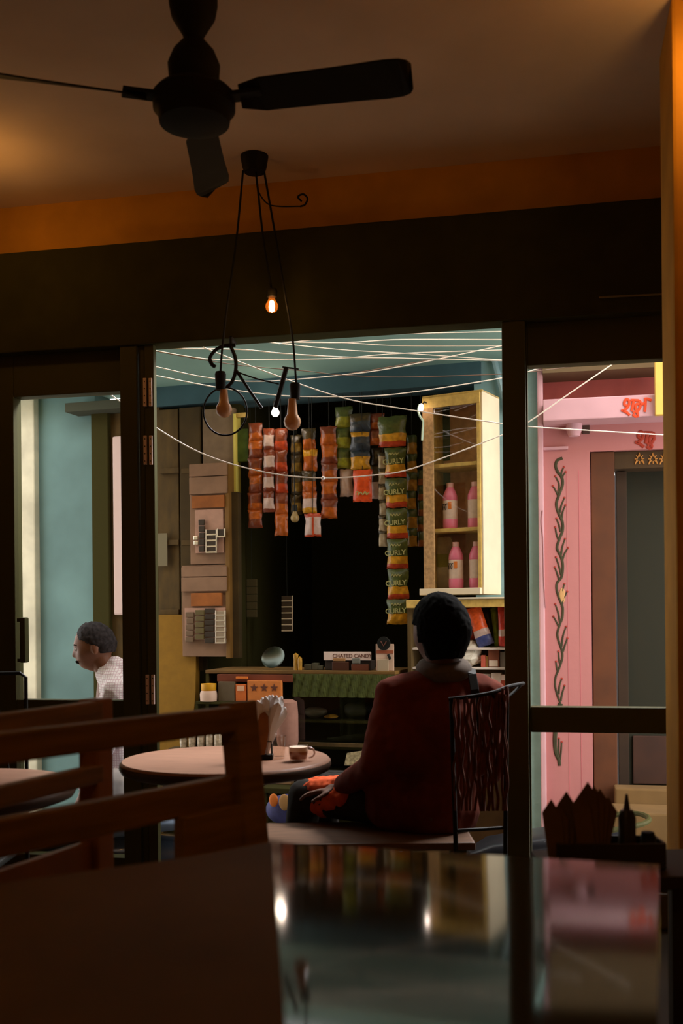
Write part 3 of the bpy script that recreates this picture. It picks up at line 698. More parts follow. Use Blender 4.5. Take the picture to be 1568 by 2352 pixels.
def person_lane():
    D = 5.22; g = lambda x, y, d=D: C.pt(x, y, d); LZ = -.6
    t = Thing(C, (g(280, 1800).x, D, LZ), 'person', 'grey haired moustached man in white checked shirt standing in the lane, face turned left', 'person')
    hd = g(217, 1487, D); yaw, pit = math.radians(187), math.radians(10)
    neck = g(250, 1545, D+.01); chest = g(270, 1650, D+.02); pel = g(292, 1790, D+.02)
    shN, shF = g(264, 1592, D-.15), g(272, 1584, D+.17)
    body = MB(); _, M = head_mb(hd, yaw, pit, .242, body)
    body.cap(hd+Vector((.03, 0, -.06)), .055, neck+Vector((.01, 0, -.02)), .058); body.cap(neck, .055, chest, .12); body.cap(chest, .12, pel, .12)
    body.cap(neck, .05, shN, .05); body.cap(neck, .05, shF, .05)
    ankle = []
    for s_ in (-1, 1):
        hp = pel+Vector((0, s_*.08, 0)); kn = hp+Vector((-.03, 0, -.43)); an = Vector((hp.x+.02+.05*s_, hp.y, LZ+.07))
        kn.z = (hp.z+an.z)/2; body.cap(hp, .085, kn, .056); body.cap(kn, .054, an, .036); body.cap(an+Vector((.01, 0, -.035)), .034, an+Vector((-.15, 0, -.045)), .024); ankle.append((hp, kn, an))
    arms = []
    for s_, sh_ in ((-1, shN), (1, shF)):
        el = sh_+Vector((-.05, s_*.03, -.27)); ha = el+Vector((-.10, 0, -.22)); body.cap(sh_, .048, el, .038); body.cap(el, .037, ha, .026)
        hand(body, ha, Vector((-.25, 0, -1)), (0, -s_, 0), -s_, .35); arms.append((sh_, el, ha))
    remesh(t, 'body', body, mat('tan_skin', (134, 84, 58), .55, noise_=.08, scale=30), .0055, 3)
    sh = MB(); sh.cap(neck+Vector((.04, 0, -.07)), .085, chest+Vector((.0, 0, 0)), .14); sh.cap(chest, .142, pel, .14); sh.cap(shN, .07, shF, .07); sh.cap(neck, .066, shN, .068); sh.cap(neck, .066, shF, .068); sh.cap(neck+Vector((.02, 0, .015)), .068, neck, .07)
    sh.cap(neck+Vector((.018, 0, .0)), .068, chest+Vector((.03, 0, .10)), .13); sh.cap(neck+Vector((.05, 0, .02)), .05, chest+Vector((.1, 0, .12)), .11)
    for s_, e_, h_ in arms: sh.cap(s_, .068, e_, .055); sh.cap(e_, .055, e_.lerp(h_, .8), .045)
    m_ = mat('white_checked_shirt', (236, 222, 222), .9)
    nt = m_.node_tree; tc = nt.nodes.new('ShaderNodeTexCoord'); b_ = nt.nodes['Principled BSDF']
    wv = []
    for dr in ('X', 'Z'):
        w_ = nt.nodes.new('ShaderNodeTexWave'); w_.bands_direction = dr; w_.inputs['Scale'].default_value = 26; w_.inputs['Distortion'].default_value = 1.4; nt.links.new(tc.outputs['Object'], w_.inputs[0]); wv.append(w_)
    mx = nt.nodes.new('ShaderNodeMath'); mx.operation = 'MINIMUM'; nt.links.new(wv[0].outputs['Fac'], mx.inputs[0]); nt.links.new(wv[1].outputs['Fac'], mx.inputs[1])
    r = nt.nodes.new('ShaderNodeValToRGB'); r.color_ramp.elements[0].color = (*lin((214, 182, 188)), 1); r.color_ramp.elements[1].color = (*lin((246, 236, 234)), 1); r.color_ramp.elements[1].position = .22
    nt.links.new(mx.outputs[0], r.inputs[0]); nt.links.new(r.outputs[0], b_.inputs['Base Color'])
    remesh(t, 'shirt', sh, m_, .007, 4, .009, dscale=20.)
    lg = MB()
    for hp, kn, an in ankle: lg.cap(hp+Vector((0, 0, -.02)), .115, kn, .10); lg.cap(kn, .10, an+Vector((0, 0, .12)), .085)
    remesh(t, 'white_wrap', lg, mat('white_cotton', (232, 228, 222), .9), .009, 6, .007)
    hr = hair(t, M, mat('greying_hair', (44, 38, 38), .8, noise_=.7, scale=60, spec=.3), lambda d: (.66-d.x) if d.z > .52 else ((-.02+(d.z-.05)*1.25-d.x) if d.z > .05 else (-.30-d.x if d.z > -.40 else -1)), .009, .004)
    ms = MB(); 
    for s_ in (-1, 1):
        ms.tube([M @ Vector((.097, 0, -.052)), M @ Vector((.093, s_*.018, -.055)), M @ Vector((.082, s_*.032, -.064))], [.006, .006, .002], 8)
    t.part('moustache', ms, M_hair)
    for s_ in (-1, 1):
        e = t.part('eye', MB().ball(M @ Vector((.080, s_*.030, .006)), .0105, 12), mat('eye_white', (190, 175, 165), .3), smooth=True)
        t.part('iris', MB().ball(M @ Vector((.0885, s_*.031, .005)), .0048, 8), M_hair, e)
        t.part('eyebrow', MB().tube([M @ Vector((.092, s_*.014, .024)), M @ Vector((.088, s_*.032, .030)), M @ Vector((.074, s_*.046, .024))], [.003, .004, .002], 6), M_hair)
person_lane()
# the seated person's chair
def cord_chair():
    g = lambda x, y, D: C.pt(x, y, D); zs = .46
    t = Thing(C, (g(1000, 1900, 3.7).x, 3.7, 0), 'cord_back_chair', 'wide wooden chair with dark cord back under the seated person', 'chair')
    x0, x1 = g(592, 1905, 3.62).x, g(1062, 1905, 3.62).x+.03
    t.part('seat', MB().box((x0, 3.50, zs-.028), (x1, 3.87, zs), .008), M_seat)
    for x in (x0+.04, x1-.04):
        for d in (3.54, 3.83): t.part('leg', MB().tube([(x, d, 0), (x, d, zs-.02)], .016), M_black)
    pl = MB(); pts = [g(1030, 1606, 3.50), g(1080, 1600, 3.49), g(1130, 1591, 3.50), g(1165, 1578, 3.54), g(1192, 1572, 3.6), g(1202, 1570, 3.7)]
    t.part('back_hoop', pl.tube(catmull(pts), .0065), M_iron, smooth=True)
    t.part('hoop_brace', MB().tube(catmull([g(1128, 1592, 3.50), g(1145, 1612, 3.52), g(1168, 1600, 3.56), g(1196, 1574, 3.64)]), .005), M_iron, smooth=True)
    for (xa, ya, xb, D) in ((1036, 1606, 1046, 3.5), (1164, 1578, 1160, 3.54)):
        t.part('back_post', MB().tube([g(xa, ya, D), Vector((g(xb, 1890, D).x, D, zs-.01)), Vector((g(xb, 1890, D).x, D+.05, .0))], .008), M_iron)
    t.part('lower_rail', MB().tube([Vector((g(1046, 1870, 3.5).x, 3.5, .50)), Vector((g(1160, 1870, 3.54).x, 3.54, .50))], .006), M_iron)
    mc = mat('dark_brown_cord', (92, 44, 20), .9, noise_=.3, scale=40)
    for i in range(13):
        f = i/12; x = 1044+118*f; y0 = 1605-28*f**1.6; D = 3.49+.03*f; c_ = MB(); p = []
        for k in range(11):
            y = y0+k*(1862-y0)/10; p.append(g(x+random.uniform(-4, 4), y, D-.006+random.uniform(-.006, .006)))
        t.part('back_cord', c_.tube(catmull(p, 3), random.uniform(.004, .0065), 6), mc, smooth=True)
    for i in range(9):
        x = 1134+random.uniform(0, 30); y = 1594+random.uniform(0, 10); L = random.uniform(50, 150)
        t.part('fringe', MB().tube(catmull([g(x, y, 3.5), g(x+random.uniform(-6, 6), y+L*.5, 3.485), g(x+random.uniform(-8, 8), y+L, 3.49)], 4), [.004]*8+[.0025], 6), mc, smooth=True)
cord_chair()

# ================================================================== THE LANE AND THE SHOP
LZ = -.6
M_blue = mat('aqua_limewash', (108, 152, 150), .9, noise_=.10, scale=3, bump=.3)
M_bluebr = mat('aqua_pillar_paint', (142, 176, 178), .9, noise_=.08, scale=14, bump=.5)
M_pink = mat('pink_limewash', (178, 114, 111), .9, noise_=.07, scale=7, bump=.35)
M_pinkl = mat('light_pink_paint', (196, 150, 156), .88, noise_=.05, scale=7)
M_cream = mat('cream_enamel', (214, 198, 168), .55, noise_=.04, scale=9)
M_creamd = mat('old_cream_frame', (196, 162, 84), .6, noise_=.16, scale=30)
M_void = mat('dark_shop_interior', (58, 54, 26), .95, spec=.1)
M_olive = mat('olive_wood', (80, 60, 22), .85, noise_=.22, scale=7, stretch=(3, 3, 1))
M_mustard = mat('mustard_paint', (140, 100, 18), .85, noise_=.08, scale=25)
one(C, (0, 0, 0), 'ground_lane', MB().box((-7, 4.35, LZ-.08), (7, 13, LZ)), mat('lane_concrete', (158, 150, 138), .8, noise_=.2), kind='structure')
one(F, (0, 0, 0), 'ground_plinth', MB().box((UL, .161, LZ), (UR+1.2, .2, SILL)), mat('sill_stone', (0, 0, 0)), kind='structure')


zb0 = S.z(905)                 # underside of the shop's dark blue beam
zso = S.z(858)                 # soffit
u = lambda px, v=0., fr=S: fr.u(px, v)
shop = Thing(S, (0, 0, LZ), 'shop_building', 'aqua limewashed shop building across the lane with a deep open front', 'building')
# blue wall left, wall above, pillar right of the shop
uD0, uD1 = u(222), u(372)
shop.part('left_wall', MB().box((u(-160), 0, LZ), (uD0, .2, zso+.3)), mat('aqua_left_wall', (106, 136, 134), .9, noise_=.16, scale=2.4, bump=.4))
shop.part('side_pier', MB().box((u(-200, -.06), -.06, LZ), (u(82, -.06), -.0, 3.4), .01), mat('stained_cream_plaster', (206, 198, 172), .9, noise_=.2, scale=5, bump=.4), label='stained cream plaster pier')
shop.part('front_beam', MB().box((u(355), -.03, zb0), (u(1110), .2, zso+.02)), mat('dark_aqua_beam', (62, 92, 100), .9, noise_=.1))
shop.part('soffit', MB().box((u(300), -.95, zso), (u(1245), .2, zso+.12)).box((u(-300), -.3, zso), (u(300)-.001, .2, zso+.12)), mat('teal_soffit', (128, 164, 154), .9, noise_=.08, scale=2))
shop.part('upper_wall', MB().box((u(-300), 0, zso+.12), (u(1245), .2, 3.2)), M_blue)
shop.part('pillar', MB().box((u(1093), -.0, LZ), (u(1243), .3, zso)), M_bluebr, label='pale aqua pillar')
shop.part('awning_lip', MB().box((u(165, -.1), -.16, S.z(946, -.1, 225)), (u(300, -.1), -.0, S.z(925, -.1, 225)), .005), mat('dark_awning', (58, 60, 44), .9))
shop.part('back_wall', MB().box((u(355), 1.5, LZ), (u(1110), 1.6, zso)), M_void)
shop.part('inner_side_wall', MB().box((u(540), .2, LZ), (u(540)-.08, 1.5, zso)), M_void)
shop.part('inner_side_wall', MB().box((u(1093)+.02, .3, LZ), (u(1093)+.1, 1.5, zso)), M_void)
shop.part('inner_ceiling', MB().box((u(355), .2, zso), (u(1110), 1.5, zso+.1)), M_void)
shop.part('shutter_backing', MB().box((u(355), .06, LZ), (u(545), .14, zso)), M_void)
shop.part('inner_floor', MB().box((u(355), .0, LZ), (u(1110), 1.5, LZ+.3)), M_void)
# pipe down the pillar
one(S, S.pt(1135, 840, -.03), 'drain_pipe', MB().tube([S.pt(1108, 735, -.03), S.pt(1136, 830, -.03), S.pt(1163, 940, -.03)], .016), mat('pale_blue_pipe', (150, 180, 186), .5), 'pale blue pipe slanting down the aqua pillar above the cream cabinet', 'pipe')
# wooden doorway leaf with white panel
dr = Thing(S, (u(300), 0, LZ+.3), 'wooden_door', 'olive wooden door with a tall white panel, behind the folded cafe door', 'door')
dr.part('door_frame', MB().box((uD0, -.05, LZ), (u(260), .06, zso-.1), .006), M_void)
dr.part('door_leaf', MB().box((u(258), -.01, LZ), (uD1, .05, zso-.1)), M_olive)
pw = MB(); a, b = S.pt(259, 1003, -.03), S.pt(350, 1412, -.03)
pw.box((a.x, -.04, b.z), (b.x, -.012, a.z), .012); dr.part('white_panel', pw, mat('pinkish_white_board', (216, 188, 180), .8), label='pinkish white panel')
# shutters, sheet, mustard drum cupboard
sh = Thing(S, (u(450), -.02, .3), 'folding_shutter', 'open olive wooden shutter leaves left of the snack strips', 'shutter')
for (a, b, y0, y1, mm) in ((364, 412, 940, 1640, M_olive), (414, 462, 935, 1540, mat('dark_olive_wood', (66, 50, 18), .9, noise_=.2))):
    l = sh.part('shutter_leaf', MB().pbox(S, a, y0, b, y1, -.03-(.02 if a > 400 else 0), .03, .005), mm)
    for y in (1075, 1240, 1400): sh.part('cross_rail', MB().pbox(S, a+2, y, b-2, y+12, -.055, -.03, .003), M_olive, l)
sh.part('edge_strip', MB().pbox(S, 536, 950, 541, 1130, -.06, .02), mat('yellow_edge', (206, 190, 90), .7), label='yellow edge strip')
sh.part('sheet_panel', MB().pbox(S, 465, 938, 537, 1065, -.045, .0, .004), mat('grey_brown_sheet', (120, 98, 74), .85, noise_=.12, scale=14), label='grey brown sheet')
sh.part('green_strip', MB().pbox(S, 543, 985, 570, 1060, -.03, .02, .004), mat('green_cloth', (72, 92, 34), .9, noise_=.2, scale=20), label='green cloth strip')
sh.part('notice_label', MB().pbox(S, 541, 948, 566, 958, -.05, -.03), M_creamd)
one(S, S.pt(385, 1280, -.06), 'paper_notice', MB().pbox(S, 362, 1225, 384, 1300, -.062, -.058), mat('faded_notice', (120, 110, 84), .9), 'small faded grey notice on the olive shutter', 'notice')
mu = MB(); mu.prism([(S.u(355, -.08), S.z(1412, -.08, 405)), (S.u(430, -.08), S.z(1412, -.08, 405)), (S.u(452, -.08), S.z(1500, -.08, 405)), (S.u(450, -.08), S.z(1590, -.08, 405)), (S.u(436, -.08), S.z(1740, -.08, 405)), (S.u(355, -.08), S.z(1740, -.08, 405))], -.10, -.04)
one(S, S.pt(400, 1740, -.08), 'mustard_panel', mu, M_mustard, 'mustard yellow painted panel leaning below the olive shutter', 'panel')

# display boards with sachet strips
M_card = mat('brown_card', (136, 104, 80), .9, noise_=.1, scale=12); M_cardd = mat('orange_brown_card', (150, 86, 34), .85, noise_=.2, scale=14)
M_foil = mat('silver_foil', (240, 225, 205), .3, metal=.7); M_sdk = mat('dark_sachet', (50, 36, 20), .5); M_fwood = mat('amber_wood', (120, 84, 30), .7, noise_=.15)
bd = Thing(S, S.pt(478, 1512, -.12), 'display_board', 'tall wooden display board with two card holders of sachets, left of the snack strips', 'board')
bd.part('frame_post', MB().pbox(S, 517, 1065, 527, 1512, -.14, -.05, .004), M_fwood)
bd.part('frame_post', MB().pbox(S, 527, 1130, 548, 1512, -.10, -.05, .004), mat('dark_olive_wood', (0, 0, 0)))
def holder(x0, x1, y0, y1, flaps, lab, back, label):
    hb = bd.part('card_holder', MB().pbox(S, x0, y0, x1, y1, -.13, -.07, .004), M_card, label=label)
    for (fy0, fy1) in flaps: bd.part('card_flap', MB().pbox(S, x0-2, fy0, x1, fy1, -.15, -.125, .003), M_card, hb)
    bd.part('orange_header', MB().pbox(S, *lab, -.150, -.128, .002), M_cardd, hb)
    bd.part('pink_backing', MB().pbox(S, *back, -.142, -.128, .002), mat('pinkish_card', (176, 136, 116), .9, noise_=.1, scale=20), hb)
    return hb
h1 = holder(436, 521, 1066, 1296, [(1064, 1093), (1095, 1134)], (440, 1138, 514, 1166), (448, 1170, 512, 1270), 'upper card holder')
h2 = holder(418, 520, 1298, 1508, [(1302, 1324), (1326, 1358)], (438, 1362, 508, 1392), (424, 1396, 518, 1470), 'lower card holder')
def sachets(parent, x0, x1, y0, y1, n, mt, v=-.16, frame_=True):
    for k in range(n):
        a, b = y0+(y1-y0)*k/n, y0+(y1-y0)*(k+1)/n
        s_ = bd.part('sachet', MB().pbox(S, x0+random.uniform(-1, 1), a+1, x1+random.uniform(-1, 1), b-1, v-.006, v+.004, .004), mt, parent)
        if frame_:
            f = MB(); f.pbox(S, x0, b-3.2, x1, b, v-.010, v-.006, .001); f.pbox(S, x1-2.6, a, x1, b, v-.010, v-.006, .001); f.pbox(S, x0, a, x0+2, b, v-.010, v-.006, .001)
            bd.part('foil_edge', f, M_foil, parent)
sachets(h1, 472, 498, 1216, 1270, 4, M_sdk); sachets(h1, 498, 517, 1214, 1234, 1, M_sdk); sachets(h1, 456, 470, 1192, 1268, 5, M_sdk, -.155, False); sachets(h1, 444, 455, 1230, 1252, 2, M_foil, -.15, False)
sachets(h2, 494, 518, 1402, 1478, 6, mat('silver_sachet', (190, 170, 150), .3, metal=.6)); sachets(h2, 470, 492, 1396, 1478, 6, M_sdk, -.15, False); sachets(h2, 448, 468, 1400, 1470, 5, mat('olive_sachet', (92, 78, 40), .5), -.155, False)
sachets(h2, 426, 444, 1405, 1476, 5, mat('brown_sachet', (108, 84, 60), .5), -.15, False)

# ------------------------------------------------------------------ hanging strips of snack packets
def packet_mb(cx_, cz, v, w_, h, bands, bulge=.022, wob=.06, seed=0):
    """pillow packet; bands = [(fraction from top, material slot)]"""
    b = MB(); n, m_ = 8, 12; V = {}
    for side in (0, 1):
        for i in range(n+1):
            for j in range(m_+1):
                x, z = i/n*2-1, j/m_*2-1
                pil = (max(0, 1-x*x)**.45)*(max(0, 1-abs(z)**3.2)**.6)
                pinch = 1-.10*(1-abs(z))
                wn = noise.noise(Vector((x*1.6+seed*3.1, z*1.8, seed*7.7+side)))*wob
                X = cx_+x*w_/2*pinch+wn*w_*.5*(abs(x)); Z = cz-z*h/2+noise.noise(Vector((x*2, seed*5., z)))*wob*h*.3
                Y = v+(-1 if side == 0 else 1)*(pil*bulge*(1+wn*3)+.0006)
                if abs(z) > .92: Y = v+(-1 if side == 0 else 1)*.001
                if side == 1 and (i in (0, n) or j in (0, m_)): V[side, i, j] = V[0, i, j]; continue
                V[side, i, j] = b.bm.verts.new((X, Y, Z))
    for side in (0, 1):
        for i in range(n):
            for j in range(m_):
                f = (j+.5)/m_; mi = [s_ for t_, s_ in bands if f <= t_][0]
                q = b._f([V[side, i, j], V[side, i+1, j], V[side, i+1, j+1], V[side, i, j+1]])
                if q: q.material_index = mi
    return b
def pk(name, rgb, n_=.25): return mat(name, rgb, .32, noise_=n_, scale=38, spec=.5, bump=.4)
Mo, Mor, Mrb, Mdk, Mye, Mgr, Mbl, Mwh, Myg = (pk('orange_packet', (168, 82, 20)), pk('red_orange_packet', (176, 62, 26)), pk('red_brown_packet', (116, 52, 26)), pk('dark_packet', (64, 50, 22)),
    pk('yellow_packet', (196, 140, 28)), pk('green_packet', (72, 82, 34)), pk('blue_packet', (44, 52, 62)), pk('pale_packet', (196, 168, 156), .1), pk('yellow_green_packet', (128, 126, 30)))
M_print = mat('pale_print', (168, 164, 104), .6)
def strip(x, w_, ys, bandsets, mats, label, v=-.05, seed=0, bulge=.02, sway=0.):
    fr = S; c0 = fr.pt(x, ys[0][0], v)
    t = Thing(fr, c0, 'snack_packet_strip', label, 'snack packets', 'strips of snack packets hanging in the shop front')
    top = zb0-.012
    t.part('hanging_thread', MB().tube([Vector((c0.x, v, top)), Vector((c0.x, v, c0.z-.01))], .002), M_iron)
    for k, (y0, y1) in enumerate(ys):
        xx = x+sway*k+random.uniform(-1.6, 1.6); a, b = fr.pt(xx, y0, v), fr.pt(xx, y1, v); ww = (fr.u(x+w_/2, v)-fr.u(x-w_/2, v))
        bs_ = bandsets[k % len(bandsets)] if not isinstance(bandsets, dict) else bandsets.get(k, bandsets['d'])
        t.part('packet', packet_mb(a.x, (a.z+b.z)/2, v, ww, a.z-b.z+.004, bs_, bulge, .15, seed=seed+k*1.37), mats, smooth=True)
    return t
def rows(y0, y1, n): return [(y0+(y1-y0)*k/n, y0+(y1-y0)*(k+1)/n) for k in range(n)]
A1 = [(1, 0)]
strip(587, 33, rows(972, 1212, 6), [[(.55, 0), (1, 1)], [(.5, 1), (1, 0)]], [Mrb, Mo], 'leftmost strip of orange brown snack packets in the shop front', seed=1)
strip(618, 26, rows(985, 1176, 4), [[(.35, 1), (.85, 0), (1, 1)]], [Mwh, Mrb], 'strip of small packets with whitish squares, second from the left', seed=2, v=-.065)
strip(645, 31, rows(985, 1230, 5), {'d': [(.6, 0), (1, 1)], 4: [(1, 2)], 3: [(.5, 0), (1, 2)]}, [Mrb, Mor, Mo], 'red brown strip ending in a large orange packet, third from the left', seed=3)
strip(680, 27, rows(1000, 1182, 4), [[(.4, 0), (.8, 1), (1, 0)]], [Mdk, pk('dim_gold_packet', (120, 92, 30))], 'dark strip of small gold packets behind the lower dim bulb', seed=4, v=-.02)
strip(710, 33, rows(985, 1178, 4), {'d': [(.5, 0), (1, 1)], 1: [(.3, 2), (1, 1)], 3: [(.35, 1), (.75, 3), (1, 2)]}, [Mdk, mat('orange_packet', (0,)*3), Mye, Mwh], 'orange and dark strip right above the packet with two white panels', seed=5)
t = strip(718, 38, [(1180, 1232)], [[(.14, 1), (.93, 0), (1, 1)]], [Mwh, Mor], 'short packet with two white panels and a red border', seed=6, v=-.07)
t.part('red_divider', MB().pbox(S, 716, 1188, 720, 1229, -.097, -.09), mat('red_orange_packet', (0,)*3))
strip(755, 38, rows(980, 1190, 5), [[(.4, 0), (1, 1)], [(.65, 1), (1, 0)]], [Mrb, Mo], 'broad orange strip, sixth from the left, below the white bead', seed=7)
strip(788, 40, rows(935, 1076, 3), {'d': [(.5, 1), (1, 0)]}, [Myg, Mgr], 'yellow green strip of broad packets left of the blue ones', seed=8, v=-.03)
strip(795, 30, [(1078, 1140)], [A1], [mat('pale_packet', (0,)*3)], 'single pale packet under the yellow green strip', seed=9, v=-.02)
strip(826, 46, rows(950, 1078, 3), {'d': [(.45, 2), (1, 0)], 1: [(.25, 1), (1, 0)], 2: [(.35, 0), (1, 1)]}, [Mbl, Mye, Mdk], 'dark blue and yellow strip above the big red packet', seed=10, v=-.06)
rp = strip(832, 44, [(1080, 1152)], [A1], [pk('bright_red_packet', (216, 78, 30), .15)], 'big orange red packet hanging lowest right of the centre', seed=11, v=-.075)
rp.part('brand_scribble', MB().tube(catmull([S.pt(x, y, -.105) for x, y in ((817, 1137), (818, 1130), (823, 1131), (822, 1137), (828, 1131), (833, 1136), (838, 1129), (842, 1136), (846, 1131))], 4), .0035, 6), mat('pale_print', (0,)*3))
strip(864, 34, rows(950, 1022, 2), [[(.6, 0), (1, 1)]], [Mrb, Mo], 'short orange strip at the top, left of the green packets', seed=12, v=-.04)
strip(866, 28, rows(1030, 1145, 3), {'d': [(1, 0)], 2: [(1, 1)]}, [Mdk, mat('pale_packet', (0,)*3)], 'dark short strip ending in one pale packet', seed=13, v=-.01)
# the long strip of green packets with yellow curls
gs = [(958, 1024), (1030, 1094), (1100, 1164), (1170, 1235), (1240, 1304), (1309, 1374), (1378, 1432)]
lg = Thing(S, S.pt(908, 958, -.1), 'snack_packet_strip', 'longest strip of green curly snack packets with orange yellow bottoms', 'snack packets', 'strips of snack packets hanging in the shop front')
lg.part('hanging_thread', MB().tube([Vector((S.u(900, -.1), -.1, zb0-.012)), S.pt(900, 962, -.1)], .002), M_iron)
for k, (y0, y1) in enumerate(gs):
    cxp = 904+k*1.6-(6 if k == 0 else 0)+(2 if k < 6 else 0); wd = 50 if k else 66
    a, b = S.pt(cxp, y0, -.10), S.pt(cxp, y1, -.10); ww = S.u(cxp+wd/2, -.1)-S.u(cxp-wd/2, -.1)
    bands = [(.58, 0), (.83, 1), (1, 2)] if k < 6 else [(.62, 0), (1, 1)]
    p_ = lg.part('packet', packet_mb(a.x, (a.z+b.z)/2, -.10, ww, a.z-b.z+.01, bands, .024, .13, seed=20+k), [mat('green_packet', (0,)*3), mat('yellow_packet', (0,)*3), mat('red_orange_packet', (0,)*3)], smooth=True)
    if k:
        q = S.pt(cxp-5, y0+(y1-y0)*.47, -.131); text_part(lg, 'lettering', 'CURLY', q, .040, M_print, p_, rot=-.05, bold=.0008)
        q = S.pt(cxp-3, y0+(y1-y0)*.2, -.124)
        lg.part('scribble', MB().tube(catmull([q+Vector((x*.0085, 0, z*.009)) for x, z in ((-4, -.6), (-3, .9), (-2, -.6), (-1, .8), (0, -.5), (1, .8), (2, -.4), (3.4, .7))], 3), .0028, 5), M_print, p_)
strip(879, 20, rows(1040, 1255, 6), {'d': [(.25, 1), (1, 0)]}, [pk('grey_white_packet', (170, 152, 122), .2), Mdk], 'narrow grey white strip left of the long green strip', seed=14, v=-.06, bulge=.012)
strip(945, 24, rows(1000, 1255, 6), {'d': [(.45, 0), (1, 1)]}, [pk('dark_green_packet', (54, 62, 26)), pk('dim_yellow_packet', (140, 98, 24))], 'narrow dark green and yellow strip right of the long green strip', seed=15, v=-.03, bulge=.014)
strip(967, 18, rows(1080, 1255, 5), {'d': [(.6, 0), (1, 1)]}, [mat('dark_green_packet', (0,)*3), pk('rust_packet', (120, 66, 24))], 'narrow dark strip beside the cream cabinet', seed=16, v=.0, bulge=.012)
# dim strips lower inside the shop
def inner_strip(x, y0, y1, n, w_, mt, v, edge, label, name='sachet_strip'):
    c = S.pt(x, y0, v); t = Thing(S, c, name, label, 'sachets')
    t.part('hanging_thread', MB().tube([Vector((c.x, v, zb0-.012)), Vector((c.x, v, c.z))], .0016), M_iron)
    for k, (a, b) in enumerate(rows(y0, y1, n)):
        s_ = t.part('sachet', MB().pbox(S, x-w_/2, a+.5, x+w_/2, b-.5, v-.004, v+.004, .003), mt)
        if edge:
            f = MB(); f.pbox(S, x-w_/2, b-2.4, x+w_/2, b, v-.008, v-.004, .0008); f.pbox(S, x+w_/2-2, a, x+w_/2, b, v-.008, v-.004, .0008); t.part('foil_edge', f, M_foil, s_)
inner_strip(659, 1368, 1450, 6, 26, M_sdk, .12, True, 'silver edged strip of dark sachets hanging above the plate')
inner_strip(578, 1330, 1418, 5, 24, mat('dim_foil_sachet', (96, 86, 58), .4, metal=.2), .15, False, 'dim grey strip of sachets in the dark shop, left')
# small unlit bulb low in the shop and the lit shop bulb
def hung_bulb(px, py, v, r_px, label, lit=False):
    c = S.pt(px, py, v); t = Thing(S, Vector((c.x, v, zb0)), 'hanging_bulb', label, 'bulb'); r = r_px*6.3/FP
    t.part('cord', MB().tube([Vector((c.x, v, zb0-.001)), Vector((c.x, v, c.z+r*3))], .003), M_iron)
    t.part('socket', MB().lathe((c.x, v, 0), [(0, c.z+r*1.5), (r*.6, c.z+r*1.5), (r*.6, c.z+r*3), (0, c.z+r*3)], 12), M_iron)
    t.part('bulb', bulb_mb(c, r, c.z+r*1.6), mat('shop_bulb_lit', (255, 230, 220), emit=(1, .78, .66), es=18) if lit else mat('dim_bulb_glass', (150, 124, 76), .3), smooth=True)
    if lit: point_lamp('shop_bulb_light', S.M @ Vector((c.x, v-.07, c.z-.02)), 1.1, (1, .8, .6), .03)
hung_bulb(677, 1190, -.16, 10, 'small unlit bulb hanging among the lowest snack packets')
hung_bulb(632, 948, -.14, 9, 'bright lit bulb at the top of the shop front', True)
# lamp clip at the cabinet's top left corner
lc = S.pt(967, 936, -.34)
t = Thing(S, lc, 'clip_lamp', 'small lit lamp with dangling shiny cable at the cabinet corner', 'lamp')
t.part('lamp_bulb', MB().ball(lc, (.014, .012, .022), 12), mat('shop_bulb_lit', (0, 0, 0)), smooth=True)
t.part('lamp_cable', MB().tube(catmull([S.pt(x, y, -.34) for x, y in ((963, 928), (960, 942), (964, 956), (971, 968), (970, 990), (969, 1012))]), .006), mat('shiny_white_cable', (200, 225, 205), .15, spec=.9), smooth=True)
t.part('lamp_bracket', MB().tube([lc+Vector((0, 0, .01)), Vector((lc.x+.02, -.34, lc.z+.03)), Vector((S.u(984, -.3), -.31, lc.z+.03))], .004), M_iron)

